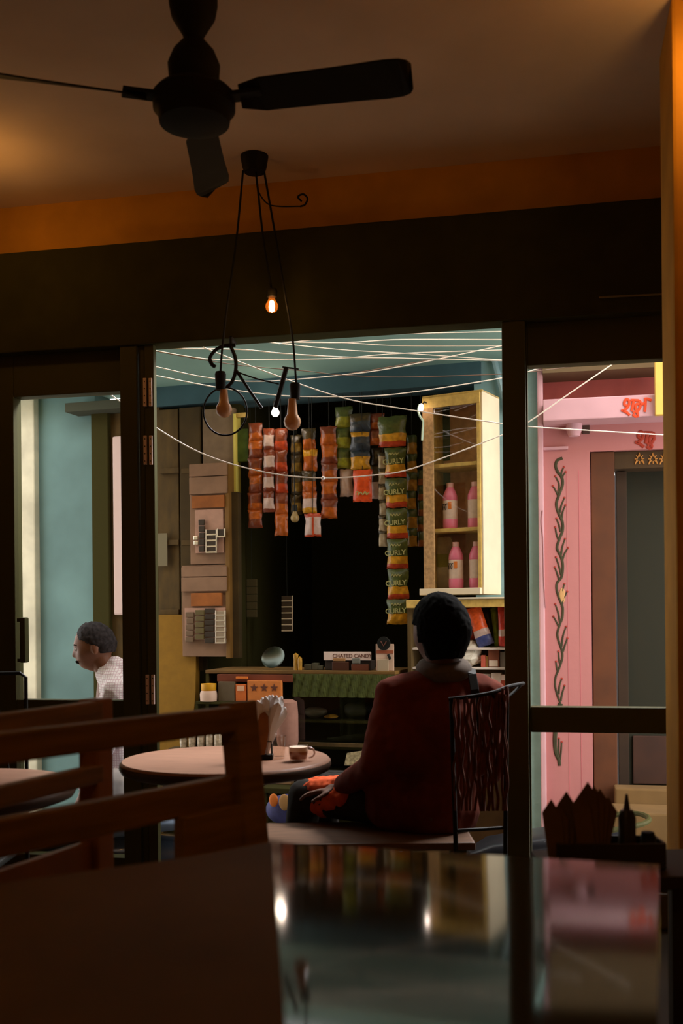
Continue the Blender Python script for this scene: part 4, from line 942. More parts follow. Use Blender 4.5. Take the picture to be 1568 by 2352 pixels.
# ------------------------------------------------------------------ hanging glass cabinet
def cabinet():
    kz = lambda y, px=1060: K.pt(px, y, 0).z
    uL, uR = K.u(976), K.u(1108); zt_, zb_ = K.pt(1040, 903, 0).z, K.pt(1040, 1366, 0).z; dp = .25
    t = Thing(K, ((uL+uR)/2, dp, zb_), 'glass_cabinet', 'cream wall hung glass cabinet holding pink bottles', 'cabinet')
    st = K.u(1000)-uL; sr = uR-K.u(1100)
    t.part('side_panel', MB().box((uR, -.005, zb_), (uR+.012, dp, zt_), .003), M_cream, label='bright cream side panel')
    t.part('side_panel', MB().box((uL, .0, zb_), (uL+.014, dp, zt_), .003), M_creamd)
    t.part('back_panel', MB().box((uL+.014, dp-.01, zb_), (uR, dp, zt_)), mat('pinkish_tan_board', (214, 172, 146), .9, noise_=.12, scale=30))
    t.part('top_board', MB().box((uL, -.01, zt_-.012), (uR+.012, dp, zt_), .002), M_creamd)
    t.part('bottom_board', MB().box((uL-.02, -.03, zb_), (uR, dp, zb_+.036), .003), M_cream)
    t.part('frame_stile', MB().box((uL, -.012, zb_+.036), (uL+st, .0, zt_-.012), .002), mat('speckled_stile', (168, 130, 84), .8, noise_=.25, scale=50), label='speckled brown stile')
    t.part('frame_stile', MB().box((uR-sr, -.012, zb_+.036), (uR, .0, zt_-.012), .002), M_creamd)
    t.part('top_rail', MB().box((uL, -.016, kz(930)), (uR, .0, zt_-.012), .002), M_creamd)
    t.part('glass_front', MB().box((uL+st, -.004, zb_+.036), (uR-sr, -.001, kz(930))), glass_mat('cabinet_glass', (.97, .97, .95), .02))
    shl = []
    for y in (1062, 1212):
        z = K.pt(1060, y, .02).z; t.part('shelf', MB().box((uL+.014, .01, z-.02), (uR-.001, dp-.012, z), .002), M_creamd); shl.append(z)
    # glass reflection painted as dark strips on the left of the back
    for (y0, y1) in ((930, 1056), (1072, 1204)):
        t.part('painted_reflection', MB().box((uL+.014, dp-.016, K.pt(1020, y1, .2).z), (K.u(1034, .22), dp-.011, K.pt(1020, y0, .2).z)), mat('dark_green_reflection', (44, 50, 34), .5))
    return uL, uR, shl, zb_+.037
cuL, cuR, csh, cbot = cabinet()
M_pk = mat('pink_liquid_bottle', (232, 122, 152), .3, spec=.5); M_lab = mat('bottle_label', (226, 200, 184), .7, noise_=.06, scale=60)
def bottle(px, v, z0, h, label, logo=True):
    x = K.u(px, v); R_ = .042; t = Thing(K, (x, v, z0), 'pink_bottle', label, 'bottle', 'pink bottles in the hanging cabinet')
    t.part('bottle_body', MB().lathe((x, v, z0), [(0, 0), (R_*.9, 0), (R_, h*.04), (R_, h*.2), (R_*.93, h*.22), (R_*.93, h*.60), (R_, h*.62), (R_*.95, h*.72), (R_*.55, h*.87), (R_*.38, h*.9), (0, h*.9)], 24), M_pk, smooth=True)
    lb = t.part('bottle_label', MB().lathe((x, v, z0), [(R_*.965, h*.205), (R_*.975, h*.21), (R_*.975, h*.60), (R_*.965, h*.605)], 24), M_lab, smooth=True)
    t.part('cap', MB().lathe((x, v, z0), [(0, h*.89), (R_*.46, h*.89), (R_*.46, h*.985), (0, h)], 16), mat('pale_pink_cap', (228, 178, 176), .5), smooth=True)
    if logo:
        t.part('orange_mark', MB().box((x+.004, v-R_*1.02, z0+h*.42), (x+.024, v-R_*.86, z0+h*.57), .002), Mor if False else mat('orange_mark', (222, 120, 40), .6), lb)
        d = MB()
        for k in range(3): d.tube([(x-.032+k*.011, v-R_*.78-.004*k, z0+h*.40), (x-.028+k*.011, v-R_*.84-.004*k, z0+h*.46), (x-.034+k*.012, v-R_*.80-.004*k, z0+h*.52), (x-.024+k*.012, v-R_*.84-.004*k, z0+h*.53)], .0026, 5)
        t.part('black_letters', d, M_iron, lb)
hb = .262
bottle(1036, .08, csh[1]+.001, hb, 'pink bottle with orange and black mark on the middle shelf, left')
bottle(1093, .11, csh[1]+.001, hb, 'pink bottle on the middle shelf, right, half behind the frame', False)
bottle(1048, .07, cbot, hb, 'pink bottle with orange and black mark on the cabinet floor, left')
bottle(1095, .10, cbot, hb, 'pink bottle on the cabinet floor, right, half behind the frame', False)
pb = MB(); x = K.u(1016, .12); w0 = .05
for k in range(9):
    f = k/8; 
packet = packet_mb(x, cbot+.15, .14, .115, .29, [(.35, 0), (.55, 1), (1, 0)], .02, seed=55)
one(K, (x, .14, cbot), 'plastic_pouch', packet, [mat('cloudy_plastic', (176, 162, 130), .35, noise_=.2, scale=20), mat('olive_label', (130, 130, 40), .6)], 'cloudy plastic pouch with green band leaning left of the pink bottles', 'pouch', smooth=True)

# ------------------------------------------------------------------ lower showcase behind the seated person
def showcase():
    v = -.34; zt_, zb_ = S.pt(1110, 1376, v).z, LZ; uL, uR = S.u(935, v), S.u(1166, v)
    t = Thing(S, ((uL+uR)/2, v+.15, LZ), 'showcase', 'cream framed open showcase of packets and boxes behind the seated person', 'showcase')
    t.part('top_board', MB().box((uL, v-.03, zt_-.045), (uR+.01, -.012, zt_), .004), M_creamd)
    t.part('top_strip', MB().box((uL+.2, v-.045, zt_+.001), (uR+.01, v+.1, zt_+.010), .002), M_cream)
    t.part('right_post', MB().box((uR-.012, v-.02, LZ), (uR+.006, v+.3, zt_-.045), .002), M_cream)
    t.part('left_side', MB().box((uL, v, LZ), (uL+.02, -.02, zt_-.045)), M_olive)
    t.part('back_board', MB().box((uL+.02, -.03, LZ), (uR-.012, -.012, zt_-.045)), mat('brown_backing', (120, 92, 58), .9, noise_=.2))
    zs = [S.pt(1120, y, v+.08).z for y in (1487, 1532, 1600, 1690)]
    for z in zs: t.part('shelf', MB().box((uL+.02, v+.03, z-.012), (uR-.013, -.031, z), .002), mat('white_shelf', (214, 200, 186), .7))
    return v, zs
sv, szs = showcase()
def shelf_item(name, label, cat, mb_mats, base, parts=(), group=None, fr=S):
    t = Thing(fr, base, name, label, cat, group)
    for n, mb, mm, lbl in mb_mats: t.part(n, mb, mm, label=lbl)
    return t
def sack(name, label, px, py0, py1, wpx, v, bands, mats, tilt, seed, group=None):
    a, b = S.pt(px, py0, v), S.pt(px, py1, v); w_ = wpx*6/FP
    p = packet_mb(0, 0, 0, w_, a.z-b.z, bands, .03, seed=seed); c = Vector((a.x, v, (a.z+b.z)/2)); R_ = Matrix.Rotation(tilt, 4, 'Y')
    q = MB(); q.add(p, lambda co: (R_ @ co)+c); return one(S, (c.x, v, b.z), name, q, mats, label, 'packet', group, smooth=True)
M_bw = pk('blue_packet_bright', (70, 78, 130)); M_ro = pk('vivid_orange_packet', (226, 92, 40)); M_gn = pk('leaf_green_packet', (120, 150, 40)); M_rd = pk('crimson_packet', (206, 64, 50))
sack('snack_sack', 'tilted orange snack packet with white and blue bottom in the showcase', 1100, 1392, 1486, 38, sv+.07, [(.62, 0), (.76, 1), (1, 2)], [M_ro, mat('pale_packet', (0,)*3), M_bw], math.radians(-20), 61)
sack('snack_sack', 'orange red packet partly behind the seated head in the showcase', 1078, 1392, 1470, 26, sv+.14, [(1, 0)], [Mor], math.radians(-8), 62)
sack('snack_sack', 'leaf green packet in the middle of the showcase top row', 1138, 1396, 1484, 16, sv+.12, [(1, 0)], [M_gn], math.radians(-6), 63)
sack('snack_sack', 'olive packet behind the tilted orange one in the showcase', 1122, 1392, 1484, 30, sv+.2, [(1, 0)], [Mdk], math.radians(-10), 64)
sack('snack_sack', 'crimson packet at the right end of the showcase top row', 1153, 1392, 1484, 19, sv+.06, [(.55, 0), (.72, 1), (1, 0)], [M_rd, mat('pale_packet', (0,)*3)], math.radians(-1), 65)
def carton(label, x0, y0, x1, y1, v, rgb, lab=None, name='carton', cat='box', fr=S, dep=.05, group=None, zbase=None, nm=None):
    a, b = fr.pt(x0, y1, v), fr.pt(x1, y0, v); z0 = zbase if zbase is not None else a.z
    t = Thing(fr, ((a.x+b.x)/2, v, z0), name, label, cat, group)
    t.part('box_body', MB().box((a.x, v, z0), (b.x, v+dep, b.z), .003), mat(nm or ('carton_%d_%d_%d' % rgb), rgb, .7, noise_=.08, scale=30))
    if lab: t.part('box_label', MB().box((a.x+(b.x-a.x)*lab[0], v-.002, z0+(b.z-z0)*lab[1]), (a.x+(b.x-a.x)*lab[2], v+.001, z0+(b.z-z0)*lab[3])), mat('label_%d_%d_%d' % lab[4], lab[4], .8))
    return t
e = .0008
carton('brown tin with cream label on the showcase second shelf', 1121, 1493, 1146, 1531, sv+.05, (128, 70, 44), (.08, .05, .86, .4, (226, 206, 184)), zbase=szs[1]+e, name='tin', cat='tin')
carton('small red box left of the brown tin in the showcase', 1104, 1505, 1114, 1531, sv+.05, (196, 92, 70), zbase=szs[1]+e)
carton('thin gold box between the red box and brown tin', 1115, 1507, 1120, 1531, sv+.055, (150, 110, 50), zbase=szs[1]+e)
carton('grey box right of the brown tin in the showcase', 1148, 1497, 1160, 1531, sv+.06, (128, 120, 112), zbase=szs[1]+e)
carton('white carton at the showcase third shelf, centre', 1128, 1546, 1150, 1598, sv+.05, (220, 200, 184), (.1, .1, .9, .5, (196, 168, 150)), zbase=szs[2]+e)
carton('white carton left of the others on the third shelf', 1096, 1548, 1126, 1598, sv+.07, (206, 188, 174), zbase=szs[2]+e)
carton('red fronted carton at the right end of the third shelf', 1151, 1550, 1161, 1598, sv+.05, (176, 74, 46), (.0, .75, 1, 1, (224, 196, 180)), zbase=szs[2]+e)
carton('pale carton low in the showcase, right of the cord chair', 1140, 1622, 1161, 1688, sv+.05, (206, 170, 156), zbase=szs[3]+e)
b = MB(); c = S.pt(1088, 1508, sv+.1)
for k in range(6): b.ball(c+Vector((random.uniform(-.03, .03), random.uniform(-.02, .02), random.uniform(-.035, .03))), (random.uniform(.035, .055),)*3, 10)
for vv in b.bm.verts: vv.co += Vector((noise.noise(vv.co*30), noise.noise(vv.co*30+Vector((5, 0, 0))), noise.noise(vv.co*30+Vector((0, 9, 0)))))*.014
zmin = min(vv.co.z for vv in b.bm.verts)
for vv in b.bm.verts: vv.co.z += szs[1]+.001-zmin
one(S, (c.x, sv+.1, szs[1]), 'plastic_bag', b, mat('crumpled_white_plastic', (216, 208, 190), .4), 'crumpled white plastic bag beside the seated head in the showcase', 'bag')

# ------------------------------------------------------------------ shop counter and its goods
cv = -.42
def counter():
    t = Thing(S, S.pt(720, 1800, cv), 'shop_counter', 'dark shop counter with green cloth front and glass case below', 'counter')
    zt_ = S.z(1541, cv, 780); uL, uR = S.u(470, cv), S.u(906, cv); zg = S.z(1594, cv, 780)
    t.part('worktop', MB().box((uL, cv, zt_-.02), (uR, -.02, zt_), .004), mat('counter_edge_wood', (108, 76, 26), .7, noise_=.2))
    g_ = MB(); n = 60; uu0 = S.u(672, cv); V = []
    for i in range(n+1):
        x = uu0+(uR-uu0)*i/n; V.append([g_.bm.verts.new((x, cv-.012+.006*math.sin(i*1.1+k)+.004*noise.noise(Vector((i*.3, k, 0))), zt_-.018+(zg-zt_)*k/4)) for k in range(5)])
    for A, B in zip(V, V[1:]):
        for k in range(4): g_._f([A[k], B[k], B[k+1], A[k+1]])
    o = t.part('green_cloth', g_, mat('moss_green_cloth', (64, 70, 22), .95, noise_=.2, scale=40)); md = o.modifiers.new('s', 'SOLIDIFY'); md.thickness = .004
    t.part('red_brown_shelf', MB().box((S.u(500, cv), cv-.02, S.z(1566, cv, 600)), (uu0, cv+.2, S.z(1549, cv, 600)), .004), mat('red_brown_board', (112, 52, 24), .8, noise_=.25))
    t.part('case_frame', MB().box((uu0, cv+.0, S.z(1716, cv, 780)), (uR, cv+.02, S.z(1707, cv, 780)), .002), M_olive)
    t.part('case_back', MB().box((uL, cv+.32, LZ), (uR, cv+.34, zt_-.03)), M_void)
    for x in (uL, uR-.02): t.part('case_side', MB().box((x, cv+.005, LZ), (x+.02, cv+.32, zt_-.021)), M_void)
    zs = [S.z(y, cv+.1, 780) for y in (1652, 1712, 1770)]
    for z in zs: t.part('case_shelf', MB().box((uL+.021, cv+.03, z-.014), (uR-.021, cv+.319, z)), M_void)
    t.part('case_glass', MB().box((uu0, cv+.008, S.z(1706, cv, 780)), (uR-.021, cv+.012, zg-.002)), glass_mat('case_glass', (.9, .9, .85), .05))
    return zt_, zs, uL
czt, czs, cuL2 = counter()
E_ = .0012
# sign box on the counter
a, b = S.pt(744, 1541, cv+.06), S.pt(852, 1497, cv+.06)
sb_ = Thing(S, ((a.x+b.x)/2, cv+.06, czt+E_), 'counter_display_box', 'dark display box with white lettered top strip on the shop counter', 'box')
sb_.part('box_body', MB().box((a.x+.004, cv+.065, czt+E_), (b.x-.004, cv+.16, b.z-.05), .003), mat('dark_box_card', (44, 34, 26), .7))
hs = sb_.part('header_strip', MB().box((a.x, cv+.055, b.z-.048), (b.x, cv+.062, b.z), .001), mat('header_white', (214, 190, 176), .8), label='white lettered strip')
text_part(sb_, 'lettering', "CHATED CANDY", Vector(((a.x+b.x)/2+.03, cv+.054, b.z-.024)), .030, mat('brown_print', (96, 52, 36), .8), hs)
for x0, x1, y0, y1, c in ((762, 800, 1520, 1541, (70, 40, 26)), (806, 846, 1526, 1541, (96, 52, 34)), (764, 792, 1512, 1519, (150, 110, 70)), (808, 826, 1512, 1524, (110, 110, 100))):
    sb_.part('candy_pack', MB().pbox(S, x0, y0, x1, y1, cv+.045, cv+.063, .004), mat('candy_%d_%d_%d' % c, c, .4))
# payment card stand (plain, no code)
a, b = S.pt(863, 1546, cv+.03), S.pt(904, 1479, cv+.03)
qs = Thing(S, ((a.x+b.x)/2, cv+.03, czt+E_), 'payment_card_stand', 'pale payment card stand with round black badge, right end of counter', 'sign')
qs.part('card', MB().box((a.x, cv+.03, czt+E_), (b.x, cv+.036, b.z), .002), mat('card_pinkish', (204, 172, 148), .7))
c = S.pt(881, 1478, cv+.022); bdg = MB(); bdg.lathe((0, 0, 0), [(0, -.004), (.036, -.004), (.038, 0), (.036, .004), (0, .004)], 28); b2 = MB(); b2.add(bdg, lambda p: Vector((c.x+p.x, c.y+p.z, c.z+p.y)))
rb = qs.part('round_badge', b2, M_iron); qs.part('badge_mark', MB().tube([c+Vector((-.016, -.006, .012)), c+Vector((0, -.006, -.014)), c+Vector((.016, -.006, .012))], .003, 6), mat('brown_print', (0,)*3), rb)
qs.part('brown_band', MB().pbox(S, 864, 1494, 903, 1501, cv+.027, cv+.030), mat('brown_band', (150, 78, 46), .8))
qs.part('front_plate', MB().pbox(S, 866, 1514, 892, 1543, cv+.020, cv+.027, .002), mat('card_plain', (164, 144, 116), .8))
qs.part('dark_mark', MB().tube([S.pt(891, 1503, cv+.026), S.pt(896, 1514, cv+.026)], .008, 6), M_iron)
# gold jar post, steel plate, small dark tins
g = S.pt(684, 1540, cv+.05); zt2 = S.z(1500, cv+.05, 684)
one(S, (g.x, cv+.05, czt+E_), 'gold_packet_roll', MB().lathe((g.x-.012, cv+.05, czt+E_), [(0, 0), (.014, 0), (.013, .06), (.016, zt2-czt-.01), (0, zt2-czt)], 12).lathe((g.x+.014, cv+.045, czt+E_), [(0, 0), (.012, 0), (.014, .05), (.012, zt2-czt-.03), (0, zt2-czt-.02)], 12), mat('gold_wrap', (172, 126, 40), .4, noise_=.2, scale=40), 'pair of upright gold wrapped rolls on the counter, left of the sign box', 'packets', smooth=True)
g = S.pt(634, 1538, cv+.14); pl = MB(); rr = S.u(660, cv)-S.u(634, cv)
pl.lathe((0, 0, 0), [(0, 0), (rr*.75, .0), (rr*1.0, .012), (rr*1.02, .015), (rr*.75, .005), (0, .005)], 40); R_ = Matrix.Rotation(math.radians(62), 4, 'X'); q = MB(); q.add(pl, lambda p: (R_ @ p)+Vector((g.x-.01, cv+.13, czt+rr*.93)))
one(S, (g.x, cv+.13, czt), 'steel_plate', q, mat('polished_steel', (84, 90, 84), .28, metal=1.), 'round steel plate leaning on the counter, catching daylight', 'plate', smooth=True)
for i, (x, w_, h_) in enumerate(((706, 16, 15), (722, 14, 18), (735, 10, 12))):
    a = S.pt(x, 1541, cv+.05); carton('small dark grey tin on the counter between gold rolls and sign box', x-w_/2, 1541-h_, x+w_/2, 1541, cv+.06, (70, 66, 46), name='small_tin', cat='tin', dep=.04, group='dark tins on the counter', zbase=czt+E_)
# left goods shelf
v2 = cv-.04; zsh = S.z(1612, v2, 560); zsh2 = S.z(1716, v2, 460)
ls = Thing(S, (S.u(560, v2), v2, LZ), 'goods_rack', 'low dark rack of jars and cartons behind the round table', 'rack')
ls.part('shelf', MB().box((S.u(452, v2), v2-.03, zsh-.015), (S.u(650, v2), cv-.025, zsh), .002), M_void)
ls.part('shelf', MB().box((S.u(398, v2), v2-.08, zsh2-.015), (S.u(650, v2), cv-.025, zsh2), .002), M_olive)
for x in (454, 648): ls.part('upright', MB().box((S.u(x, v2)-.008, v2-.03, LZ), (S.u(x, v2)+.008, cv-.026, zsh-.016)), M_void)
jt = Thing(S, S.pt(477, 1612, v2), 'yellow_lid_jar', 'pale jar with yellow lid at the left end of the goods rack', 'jar'); x = S.u(477, v2+.0); R1 = 19*6.3/FP
jt.part('jar_body', MB().lathe((x, v2+.005, zsh+E_), [(0, 0), (R1, 0), (R1*1.05, .04), (R1*.9, .06), (0, .06)], 20), mat('pale_jar', (206, 172, 150), .6), smooth=True)
jt.part('lid', MB().lathe((x, v2+.005, zsh+E_), [(R1*.8, .06), (R1*.9, .066), (R1*.9, .10), (0, .104)], 20), mat('yellow_lid', (216, 156, 30), .5), smooth=True)
carton('grey brown carton beside the yellow lidded jar', 501, 1566, 538, 1612, v2, (96, 80, 56), zbase=zsh+E_, dep=.03)
carton('small orange pouch with pale oval on the goods rack', 541, 1572, 564, 1612, v2, (206, 104, 36), (.15, .62, .85, .92, (226, 176, 140)), name='small_pouch', cat='packet', zbase=zsh+E_, dep=.02)
ct = carton('orange carton with dark star marks behind the napkins', 568, 1564, 645, 1612, v2, (206, 120, 52), zbase=zsh+E_, dep=.03, name='star_carton')
for sx in (583, 606, 629):
    c = S.pt(sx, 1580, v2-.003); pts = []
    for k in range(10):
        r_ = .024 if k % 2 == 0 else .010; pts.append((c.x+r_*math.sin(k*math.pi/5), c.z+r_*math.cos(k*math.pi/5)))
    ct.part('star_mark', MB().prism(pts, v2-.0025, v2), mat('brown_print', (0,)*3))
one(S, S.pt(615, 1556, cv-.03), 'orange_packet_pair', MB().pbox(S, 541, 1554, 568, 1560, cv-.035, cv-.022, .003), mat('orange_mark', (0,)*3), 'thin orange packet lying along the red brown shelf edge', 'packet')
one(S, (S.u(660, v2-.02), v2-.02, zsh2+E_), 'pink_brown_sack', MB().lathe((S.u(656, v2-.02), v2-.01, zsh2+E_), [(0, 0), (.05, .0), (.062, .05), (.062, .2), (.056, .27), (.03, .285), (0, .285)], 24), mat('pinkish_brown_paper', (156, 112, 96), .9, noise_=.08, scale=30), 'tall pinkish brown paper sack behind the glass cup', 'sack', smooth=True)
for i, x in enumerate((418, 438, 458, 478, 497)):
    xx = S.u(x, v2-.05); t = Thing(S, (xx, v2-.05, zsh2+E_), 'glass_jar', 'small glass jar in the row standing low behind the round table', 'jar', 'row of small glass jars')
    t.part('jar_body', MB().lathe((xx, v2-.045, zsh2+E_), [(0, 0), (.021, 0), (.023, .03), (.022, .075), (.015, .085), (0, .085)], 16), mat('grey_glass_jar', (176, 156, 128), .15, spec=.8, noise_=.35, scale=60), smooth=True)
    t.part('lid', MB().lathe((xx, v2-.045, zsh2+E_), [(.018, .085), (.018, .10), (0, .102)], 14), M_iron if i > 2 else mat('tin_lid', (150, 140, 120), .4, metal=.6), smooth=True)
# things in the glass case
def lump(name, label, px, y, w_, h_, v, rgb, z0, cat='packet', seed=0, rough=.5):
    a = S.u(px-w_/2, v); b_ = S.u(px+w_/2, v); q = MB(); r_ = (b_-a)/2; hh = h_*6/FP; q.ball((0, 0, 0), (r_, .045, hh/2), 18)
    for vv in q.bm.verts:
        n = noise.noise(vv.co*16+Vector((seed, 0, 0))); vv.co *= 1+.25*n
    zm = min(vv.co.z for vv in q.bm.verts)
    for vv in q.bm.verts: vv.co += Vector(((a+b_)/2, v, z0-zm+E_))
    return one(S, ((a+b_)/2, v, z0), name, q, mat('lump_%d_%d_%d' % rgb, rgb, rough), label, cat, smooth=True)
lump('plastic_bundle', 'grey plastic bundle in the glass case under the green cloth', 722, 1640, 52, 26, cv+.12, (96, 90, 70), czs[0], 'bundle', 1)
lump('yellow_packet', 'flat yellow packet in the glass case under the green cloth', 757, 1648, 34, 10, cv+.10, (170, 124, 36), czs[0], 'packet', 2)
lump('plastic_bundle', 'dim clear plastic bundle at the right of the glass case', 815, 1640, 56, 36, cv+.14, (70, 72, 54), czs[0], 'bundle', 3)
carton('low beige carton on the bottom shelf under the round table rim', 634, 1740, 668, 1769, cv+.06, (150, 116, 78), zbase=czs[2]+E_)
nb = S.pt(812, 1760, cv-.02); pn = MB(); p4 = [S.pt(790, 1758, cv-.05), S.pt(822, 1758, cv-.05), S.pt(842, 1722, cv-.02), S.pt(800, 1728, cv-.02)]
pn.prism([(p.x, p.z) for p in p4], cv-.05, cv-.045); pk_ = one(S, nb, 'folded_newspaper', pn, mat('newsprint', (176, 160, 120), .9, noise_=.35, scale=60), 'folded newspaper propped low against the counter by the sleeve', 'newspaper')
# low stack in front of the counter
v3 = cv-.12; zf = LZ
st_ = Thing(S, (S.u(740, v3), v3, LZ), 'low_table', 'low street table with stacked goods seen under the round table', 'table')
zt3 = S.z(1806, v3, 740)
st_.part('tabletop', MB().box((S.u(610, v3), v3-.12, zt3-.03), (S.u(880, v3), v3+.09, zt3), .004), M_void)
for x in (618, 872):
    for d in (-.11, .06): st_.part('leg', MB().box((S.u(x, v3)-.015, v3+d, LZ), (S.u(x, v3)+.015, v3+d+.03, zt3-.031)), M_void)
carton('beige block shaped carton on the low street table', 634, 1782, 668, 1804, v3, (160, 128, 92), zbase=zt3+E_, dep=.05)
bk = Thing(S, S.pt(716, 1804, v3), 'woven_basket', 'olive round basket with a pale stick on the low street table', 'basket')
xb = S.u(716, v3); bk.part('basket_bowl', MB().lathe((xb, v3-.0, zt3+E_), [(0, 0), (.045, 0), (.072, .065), (.068, .065), (.042, .006), (0, .006)], 24), mat('olive_basket', (122, 96, 42), .85, noise_=.3, scale=50), smooth=True)
bk.part('pale_stick', MB().tube([(xb-.05, v3-.075, zt3+.012), (xb-.005, v3-.075, zt3+.08)], .0035), mat('pale_stick', (214, 186, 140), .6))
carton('dark slate blue box on the low street table', 748, 1774, 806, 1804, v3, (64, 62, 60), zbase=zt3+E_, dep=.06)
carton('flat brown box against the counter beside the newspaper', 760, 1752, 786, 1768, cv-.06, (110, 76, 48), zbase=zt3+.07, dep=.02) if False else None
pr = Thing(S, S.pt(655, 1885, v3-.18), 'printed_sack', 'blue printed sack with orange and tan picture, low under the round table', 'sack')
q = MB(); a = S.pt(660, 1862, v3-.18); q.ball((a.x+.02, v3-.17, a.z), (.15, .05, .09), 22)
pr.part('sack_body', q, mat('indigo_sack', (58, 58, 112), .6, noise_=.3, scale=20), smooth=True)
pr.part('tan_print', MB().ball(S.pt(653, 1843, v3-.225), (.032, .006, .045), 16), mat('tan_print', (176, 132, 76), .7), smooth=True)
pr.part('orange_print', MB().ball(S.pt(628, 1838, v3-.22), (.026, .006, .036), 16), mat('orange_mark', (0,)*3), smooth=True)
pr.part('sack_stand', MB().box((a.x-.12, v3-.22, LZ), (a.x+.16, v3-.13, a.z-.075), .004), M_void)

# ================================================================== PINK HOUSE
ph = Thing(P, (P.u(1300), 0, LZ), 'pink_house', 'pink limewashed house front with painted vine, right of the shop', 'house')
pz = lambda y, px, v=0.: P.pt(px, y, v).z
m_ = mat('pink_stained_plaster', (178, 114, 111), .9, bump=.35, scale=9)
nt = m_.node_tree; b_ = nt.nodes['Principled BSDF']; tc = nt.nodes.new('ShaderNodeTexCoord'); sx = nt.nodes.new('ShaderNodeSeparateXYZ'); nz = nt.nodes.new('ShaderNodeTexNoise'); nz.inputs['Scale'].default_value = 5; nz.inputs['Detail'].default_value = 6
mth = nt.nodes.new('ShaderNodeMath'); mth.operation = 'MULTIPLY_ADD'; mth.inputs[1].default_value = .45; rp_ = nt.nodes.new('ShaderNodeValToRGB')
nt.links.new(tc.outputs['Object'], nz.inputs[0]); nt.links.new(tc.outputs['Object'], sx.inputs[0]); nt.links.new(nz.outputs[0], mth.inputs[0]); nt.links.new(sx.outputs['Z'], mth.inputs[2]); nt.links.new(mth.outputs[0], rp_.inputs[0])
e0, e1 = rp_.color_ramp.elements; e0.position = .82; e0.color = (*lin((196, 112, 74)), 1); e1.position = 1.0; e1.color = (*lin((178, 114, 111)), 1)
nt.links.new(rp_.outputs[0], b_.inputs['Base Color'])
zl = pz(1036, 1380)
ph.part('pilaster_wall', MB().box((P.u(1250), 0, LZ), (P.u(1358), .35, zl)), m_)
ph.part('lintel_wall', MB().box((P.u(1250), 0, zl), (P.u(1358)+1.6, .35, pz(935, 1400))), m_)
ph.part('corner_strip', MB().box((P.u(1238, -.05), -.05, LZ), (P.u(1251, -.05), .3, 3.5), .008), M_pinkl, label='light pink corner strip')
ph.part('beam_band', MB().box((P.u(1251, -.2), -.2, pz(961, 1380, -.2)), (P.u(1358)+1.6, .35, pz(911, 1380, -.2)), .006), M_pinkl, label='light pink lettered band')
ph.part('shaded_band', MB().box((P.u(1251), .15, pz(935, 1400)), (P.u(1358)+1.6, .5, pz(855, 1400, .15))), mat('shaded_pink_plaster', (176, 92, 84), .9, noise_=.1, scale=9))  # shade of the recess is put into a redder, darker pink
ph.part('eave_board', MB().box((P.u(1251, .0), -.1, pz(858, 1400, -.0)), (P.u(1358)+1.6, .5, pz(858, 1400)+.35)), mat('grey_olive_eave', (96, 76, 48), .9, noise_=.1))
ph.part('upper_storey', MB().box((P.u(1251), .05, pz(858, 1400)+.35), (P.u(1358)+1.6, .5, 3.5)), M_pink)
ph.part('yellow_hanging', MB().box((P.u(1509, -.24), -.25, pz(953, 1520, -.24)), (P.u(1536, -.24), -.205, pz(820, 1520, -.24)), .004), mat('yellow_plaster', (218, 176, 84), .85, noise_=.06, scale=12), label='yellow strip')
ph.part('spout', MB().lathe((P.u(1322, -.06), -.06, 0), [(0, pz(1004, 1320, -.06)), (.03, pz(1002, 1320, -.06)), (.045, pz(985, 1320, -.06)), (.045, pz(969, 1320, -.06)), (0, pz(968, 1320, -.06))], 18), M_pinkl, smooth=True)
ph.part('spout_hole', MB().pbox(P, 1337, 970, 1354, 996, -.012, .01, .004), mat('dark_opening', (70, 48, 40), .9))
ph.part('moulding', MB().box((P.u(1251), -.02, pz(1034, 1270)), (P.u(1308), .0, pz(1027, 1270)), .003), M_pinkl)
for x in (1303, 1331): ph.part('plaster_groove', MB().box((P.u(x), -.0015, pz(1860, x)), (P.u(x)+.003, .001, pz(1080, x))), mat('groove_pink', (190, 108, 112), .9))
ph.part('step_wall', MB().box((P.u(1358)+1.5, 0, LZ), (P.u(1358)+1.6, .5, zl)), M_pink)
def stroke(parent, pts, r, mm, name='painted_stroke', v=-.002, fr=P, n=5, th=.35):
    c = catmull([fr.pt(x, y, v) for x, y in pts], n)
    rr = r if isinstance(r, (int, float)) else None
    k = len(c); rads = [r*(1-.35*i/(k-1)) for i in range(k)]
    return ph.part(name, MB().tube(c, rads, 6, flat=th), mm, parent)
# painted words: the same greeting twice
def word(x0, y0, sx_, sy_, v, mm, name, cut=False):
    """glyph strokes in the pixel frame of the lower left crop (1400, 890) at 11.2x"""
    G_ = [[(440, 470), (385, 450), (370, 400), (395, 330), (440, 300), (485, 330), (500, 410), (470, 480), (420, 540), (350, 590), (290, 575)], [(330, 590), (420, 630), (515, 715)],
          [(530, 325), (620, 325), (740, 330)], [(615, 330), (590, 450), (560, 615)], [(600, 650), (650, 620), (700, 640), (715, 700), (670, 745), (620, 720), (600, 680)], [(690, 720), (740, 745)],
          [(740, 330), (780, 370), (760, 430), (700, 420), (660, 480), (670, 570), (710, 600), (760, 530), (790, 440)], [(760, 420), (820, 430), (900, 400)], [(915, 320), (910, 450), (895, 625)], [(880, 300), (960, 290), (1070, 330)]]
    if cut: G_ = G_[:7]
    w_ = MB()
    for s_ in G_:
        c = catmull([P.pt(x0+(x-300)*sx_/11.2, y0+(y-300)*sy_/11.2, v) for x, y in s_], 5); w_.tube(c, .0075 if not cut else .009, 6, flat=.3)
    return ph.part(name, w_, mm)
word(1427, 917, 1, 1, -.2035, mat('vermilion_paint', (206, 62, 16), .7), 'painted_lettering')
